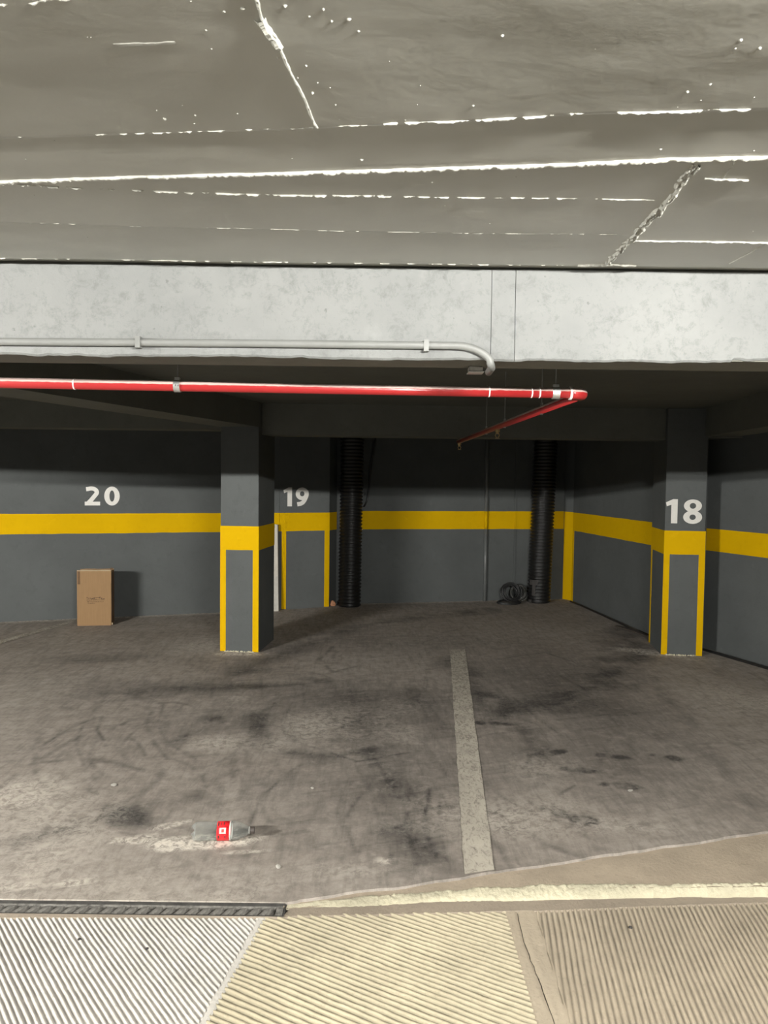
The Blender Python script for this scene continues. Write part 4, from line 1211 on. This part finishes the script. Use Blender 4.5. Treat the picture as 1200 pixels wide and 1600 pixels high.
# ------------------------------------------------------------------ leaning board behind the first column
bd = empty('leaning_board', (-1.262, 9.00, 0.0))
tag(bd, 'narrow white board leaning upright against the wall left of the number 19', 'board')
v = [(-0.045, -0.02, 0.0), (0.030, 0.0, 0.0), (0.030, 0.018, 0.0), (-0.045, -0.002, 0.0), (-0.045, 0.020, 1.03), (0.008, 0.035, 1.02), (0.008, 0.05, 1.02), (-0.045, 0.04, 1.03)]
F6 = [(0, 3, 2, 1), (4, 5, 6, 7), (0, 1, 5, 4), (1, 2, 6, 5), (2, 3, 7, 6), (3, 0, 4, 7)]
MB().add(v, F6).build('board_face', PLANK, bd)
v = [(0.0305, 0.0, 0.0), (0.040, 0.004, 0.0), (0.040, 0.02, 0.0), (0.0305, 0.018, 0.0), (0.0085, 0.035, 1.02), (0.017, 0.038, 1.02), (0.017, 0.052, 1.02), (0.0085, 0.05, 1.02)]
MB().add(v, F6).build('board_edge', WOODEDGE, bd)
v = [(-0.046, -0.0215, 0.0), (0.0305, -0.0015, 0.0), (0.0305, 0.0, 0.0), (-0.046, -0.02, 0.0), (-0.046, -0.0055, 0.42), (0.0215, 0.0125, 0.42), (0.0215, 0.014, 0.42), (-0.046, -0.004, 0.42)]
MB().add(v, F6).build('lower_cover', PAPER, bd)

# ------------------------------------------------------------------ cardboard box
box = empty('cardboard_box', (-3.03, 8.005, 0.0), math.atan2(0.05, 0.34))
tag(box, 'brown cardboard carton standing on end in front of the wall numbered 20', 'box')
W2, DP, HT = 0.172, 0.15, 0.588
o = MB().box((-W2, 0, 0.0), (W2, DP, HT - 0.012)).build('carton', CARD, box)
bv = o.modifiers.new('soft', 'BEVEL'); bv.width = 0.004; bv.segments = 2
# front flap folded over the top quarter
def bent(name, x0, x1, z0, z1, y, mat, jag=0.0, parent=box, th=0.004):
    k = 12; v = []; f = []
    for i in range(k + 1):
        x = x0 + (x1 - x0) * i / k
        zl = z0 + (n1(x * 40, z0) - 0.5) * jag; zh = z1 + (n1(x * 40, z1 + 3) - 0.5) * jag
        for yy_, zz_ in ((y, zl), (y, zh), (y + th, zh), (y + th, zl)): v.append((x, yy_, zz_))
    for i in range(k):
        for j in range(4):
            j2 = (j + 1) % 4; f.append((4*i + j, 4*i + 4 + j, 4*i + 4 + j2, 4*i + j2))
    f += [(0, 1, 2, 3), (4*k + 3, 4*k + 2, 4*k + 1, 4*k)]
    return mesh(name, v, f, mat, parent)
fp = bent('front_flap', -W2 + 0.003, W2 + 0.002, 0.455, HT, -0.008, CARD, 0.006, box, 0.007)
bent('torn_edge', -W2 + 0.003, W2 + 0.001, HT - 0.010, HT + 0.002, -0.0092, CARDEDGE, 0.010, fp, 0.003)
bent('back_flap', -W2, W2, HT - 0.030, HT - 0.004, DP - 0.006, CARD, 0.008)
bent('side_tape', -W2 + 0.010, -W2 + 0.034, 0.440, 0.575, -0.0102, CARDDARK, 0.004, box, 0.002)
MB().box((W2 + 0.0003, 0.004, 0.02), (W2 + 0.002, DP - 0.004, HT - 0.03)).build('side_panel', CARDDARK, box)  # right side coloured darker than the front
bent('flap_corner', W2 - 0.02, W2 + 0.006, HT - 0.01, HT + 0.016, DP * 0.35, CARDDARK, 0.006)
bent('bottom_flap', W2 - 0.004, W2 + 0.013, 0.006, 0.03, 0.01, CARDEDGE, 0.004)
# unreadable printed lines on the front
pr = MB(); random.seed(3)
for row, (z, x0, x1) in enumerate(((0.286, -0.075, 0.10), (0.268, -0.075, 0.095), (0.250, -0.07, 0.09), (0.236, -0.065, -0.005))):
    x = x0
    while x < x1:
        l = random.uniform(0.006, 0.022); hgt = random.uniform(0.008, 0.018) if row == 0 else random.uniform(0.005, 0.009)
        zz_ = z + random.uniform(-0.003, 0.003) + (0.006 * math.sin(x * 60) if row == 0 else 0)
        pr.add([(x, -0.0008, zz_), (x + l, -0.0008, zz_ + 0.001), (x + l, -0.0008, zz_ + hgt), (x, -0.0008, zz_ + hgt * 0.8)], [(0, 1, 2, 3)])
        x += l + random.uniform(0.001, 0.005)
o = pr.build('faded_print', INK, box)
random.seed(21)

# ------------------------------------------------------------------ bottle
bot = empty('plastic_bottle', (-0.688, 3.298, 0.0415), 0)
tag(bot, 'clear plastic drink bottle with a red label lying on the floor', 'bottle')
LN = 0.272
ax = Vector((0.265, 0.019, 0)).normalized()
ux = Vector((-ax.y, ax.x, 0)); uz = Vector((0, 0, 1))
def bm_lathe(prof, seg, lobes=None, spin=0.0):
    b_ = MB(); v = []; f = []
    for (r, h) in prof:
        for k in range(seg):
            a = 2 * math.pi * k / seg
            hh = h
            if lobes and h < 0.030:
                hh = h + (0.5 + 0.5 * math.cos(5 * a)) * 0.016 * max(0, min(1, (r - 0.004) / 0.018)) * (1 - h / 0.030)
            p = ax * (hh - LN / 2) + (ux * math.cos(a + spin) + uz * math.sin(a + spin)) * r
            v.append(p)
    for i in range(len(prof) - 1):
        for k in range(seg):
            k2 = (k + 1) % seg
            f.append((i*seg + k, i*seg + k2, (i+1)*seg + k2, (i+1)*seg + k))
    return b_.add(v, f)
R0 = 0.0405
outer = [(0.0005, 0.012), (0.010, 0.010), (0.020, 0.003), (0.030, 0.001), (0.037, 0.008), (0.0400, 0.022), (R0, 0.030), (R0, 0.060), (R0 * 0.985, 0.080), (0.0385, 0.095), (R0 * 0.99, 0.102),
         (0.0393, 0.111), (0.0393, 0.177), (R0, 0.182), (0.0400, 0.190), (0.0375, 0.202), (0.0330, 0.214), (0.0270, 0.227), (0.0205, 0.239), (0.0150, 0.248), (0.0128, 0.253), (0.0128, 0.270)]
T = 0.0012
inner = [(max(r - T, 0.0003), h + (T if i < 5 else 0)) for i, (r, h) in enumerate(outer)][::-1]
o = bm_lathe(outer + inner, 48, True).build('bottle_shell', PET, bot, True)
lab = bm_lathe([(0.0398, 0.1125), (0.0402, 0.1125), (0.0402, 0.1655), (0.0398, 0.1655)], 48).build('label', LABEL, bot, True)
bm_lathe([(0.0399, 0.1655), (0.0403, 0.1655), (0.0403, 0.1730), (0.0399, 0.1730)], 48).build('label_border', PLASTICW, lab, True)
def label_patch(a0, a1, h0, h1, r, name, mat):
    v = []; f = []; k = 10
    for i in range(k + 1):
        a = math.radians(a0 + (a1 - a0) * i / k)
        for h in (h0, h1): v.append(ax * (h - LN / 2) + (ux * math.cos(a) + uz * math.sin(a)) * r)
    for i in range(k): f.append((2*i, 2*i + 1, 2*i + 3, 2*i + 2))
    return mesh(name, v, f, mat, lab)
# ux points away from the viewer, so 180 degrees faces the viewer; 90 is up
label_patch(138, 172, 0.124, 0.152, 0.0406, 'white_panel', PLASTICW)
label_patch(146, 164, 0.133, 0.144, 0.0408, 'panel_mark', REDDULL)
label_patch(96, 128, 0.116, 0.121, 0.0406, 'lettering', PLASTICB); label_patch(100, 126, 0.1285, 0.132, 0.0406, 'lettering', PLASTICB)
label_patch(98, 120, 0.140, 0.144, 0.0406, 'lettering', PLASTICB); label_patch(182, 204, 0.118, 0.123, 0.0406, 'lettering', PLASTICB); label_patch(184, 200, 0.146, 0.150, 0.0406, 'lettering', PLASTICB)
cap = bm_lathe([(0.0142, 0.254), (0.0150, 0.2545), (0.0150, 0.2570), (0.0142, 0.2575), (0.0148, 0.2580), (0.0148, 0.2700), (0.0140, 0.2720), (0.0005, 0.2722)], 30).build('cap', PLASTICB, bot, False)
bm_lathe([(0.0129, 0.2480), (0.0165, 0.2485), (0.0165, 0.2505), (0.0129, 0.2510)], 30).build('neck_ring', PLASTICW, bot, True)

# ------------------------------------------------------------------ small litter
def pebble(name, x, y, z, r, mat, label, cat, flat=0.5, asp=1.4):
    bm = bmesh.new(); bmesh.ops.create_icosphere(bm, subdivisions=2, radius=1)
    for v_ in bm.verts:
        k_ = 0.75 + 0.5 * n1(v_.co.x * 1.7 + x * 9, v_.co.y + v_.co.z * 0.7 + y)
        v_.co = Vector((v_.co.x * r * asp * k_, v_.co.y * r * k_, max(v_.co.z, -0.45) * r * flat * k_))
    lo = min(v_.co.z for v_ in bm.verts)
    for v_ in bm.verts: v_.co.z -= lo
    me = bpy.data.meshes.new(name); bm.to_mesh(me); bm.free()
    me.materials.append(mat)
    o = bpy.data.objects.new(name, me); COL.objects.link(o); o.location = (x, y, z); o.rotation_euler = (0, 0, x * 3)
    return tag(o, label, cat)
pebble('brick_chunk', -0.620, 9.42, 0.001, 0.040, BRICK, 'small broken brick chunk on the floor left of the black duct', 'rubble', 1.1, 1.0)
pebble('paper_flake', -1.371, 3.877, 0.002, 0.015, PAPER, 'pale oval flake on the floor up and left of the bottle', 'litter', 0.12, 1.4)
pebble('plaster_chip', -0.350, 3.866, 0.002, 0.008, PAPER, 'tiny white chip on the floor above and right of the bottle', 'litter', 0.3, 1.4)
pebble('plaster_chip', -0.415, 3.07, 0.002, 0.010, PAPER, 'pale chip on the floor below and right of the bottle', 'litter', 0.25, 1.8)
pebble('plaster_chip', 1.284, 3.881, 0.002, 0.011, PAPER, 'white chip on the floor near the shoe marks', 'litter', 0.25, 1.6)
pebble('pebble', 0.919, 2.735, ramp_z(0.919) + 0.001, 0.007, STONED, 'small dark pebble on the grooved panel by the curb', 'pebble', 0.9, 1.1)
pebble('pebble', -1.036, 2.585, ramp_z(-1.0) + 0.001, 0.006, STONED, 'dark speck of grit on the pale grooved panel nearest the drain', 'pebble', 0.8, 1.2)
pebble('pebble', -0.787, 2.539, ramp_z(-0.8) + 0.001, 0.005, STONED, 'dark speck of grit in the middle of the pale grooved panel', 'pebble', 0.8, 1.2)

# ------------------------------------------------------------------ tube lamps over the lane (above and behind the camera)
def lamp(x, y, z, strength, ln, label):
    L_ = empty('tube_light', (x, y, CZ))
    tag(L_, label, 'lamp', 'tube lights on the lane ceiling')
    mt, nt, b = nodes_of('lit_fluorescent_tube')
    b.inputs['Base Color'].default_value = (0.9, 0.9, 0.9, 1)
    b.inputs['Emission Color'].default_value = (*LAMP_COLOR, 1)
    b.inputs['Emission Strength'].default_value = strength
    zt = z - CZ
    MB().tube([(-ln/2, 0, zt), (ln/2, 0, zt)], 0.013, 12).build('glowing_tube', mt, L_, True)
    MB().box((-ln/2 - 0.02, -0.022, zt + 0.030), (ln/2 + 0.02, 0.022, 0.012)).build('housing', HOUSING, L_)
    for sx in (-1, 1):
        MB().box((sx * (ln/2 + 0.010) - 0.010, -0.018, zt - 0.018), (sx * (ln/2 + 0.010) + 0.010, 0.018, zt + 0.030)).build('lamp_holder', PLASTICW, L_)
    return L_
lamp(*LAMPS[0], 'lit tube light on the lane ceiling out to the left of the camera')
lamp(*LAMPS[1], 'lit tube light on the lane ceiling behind the camera')
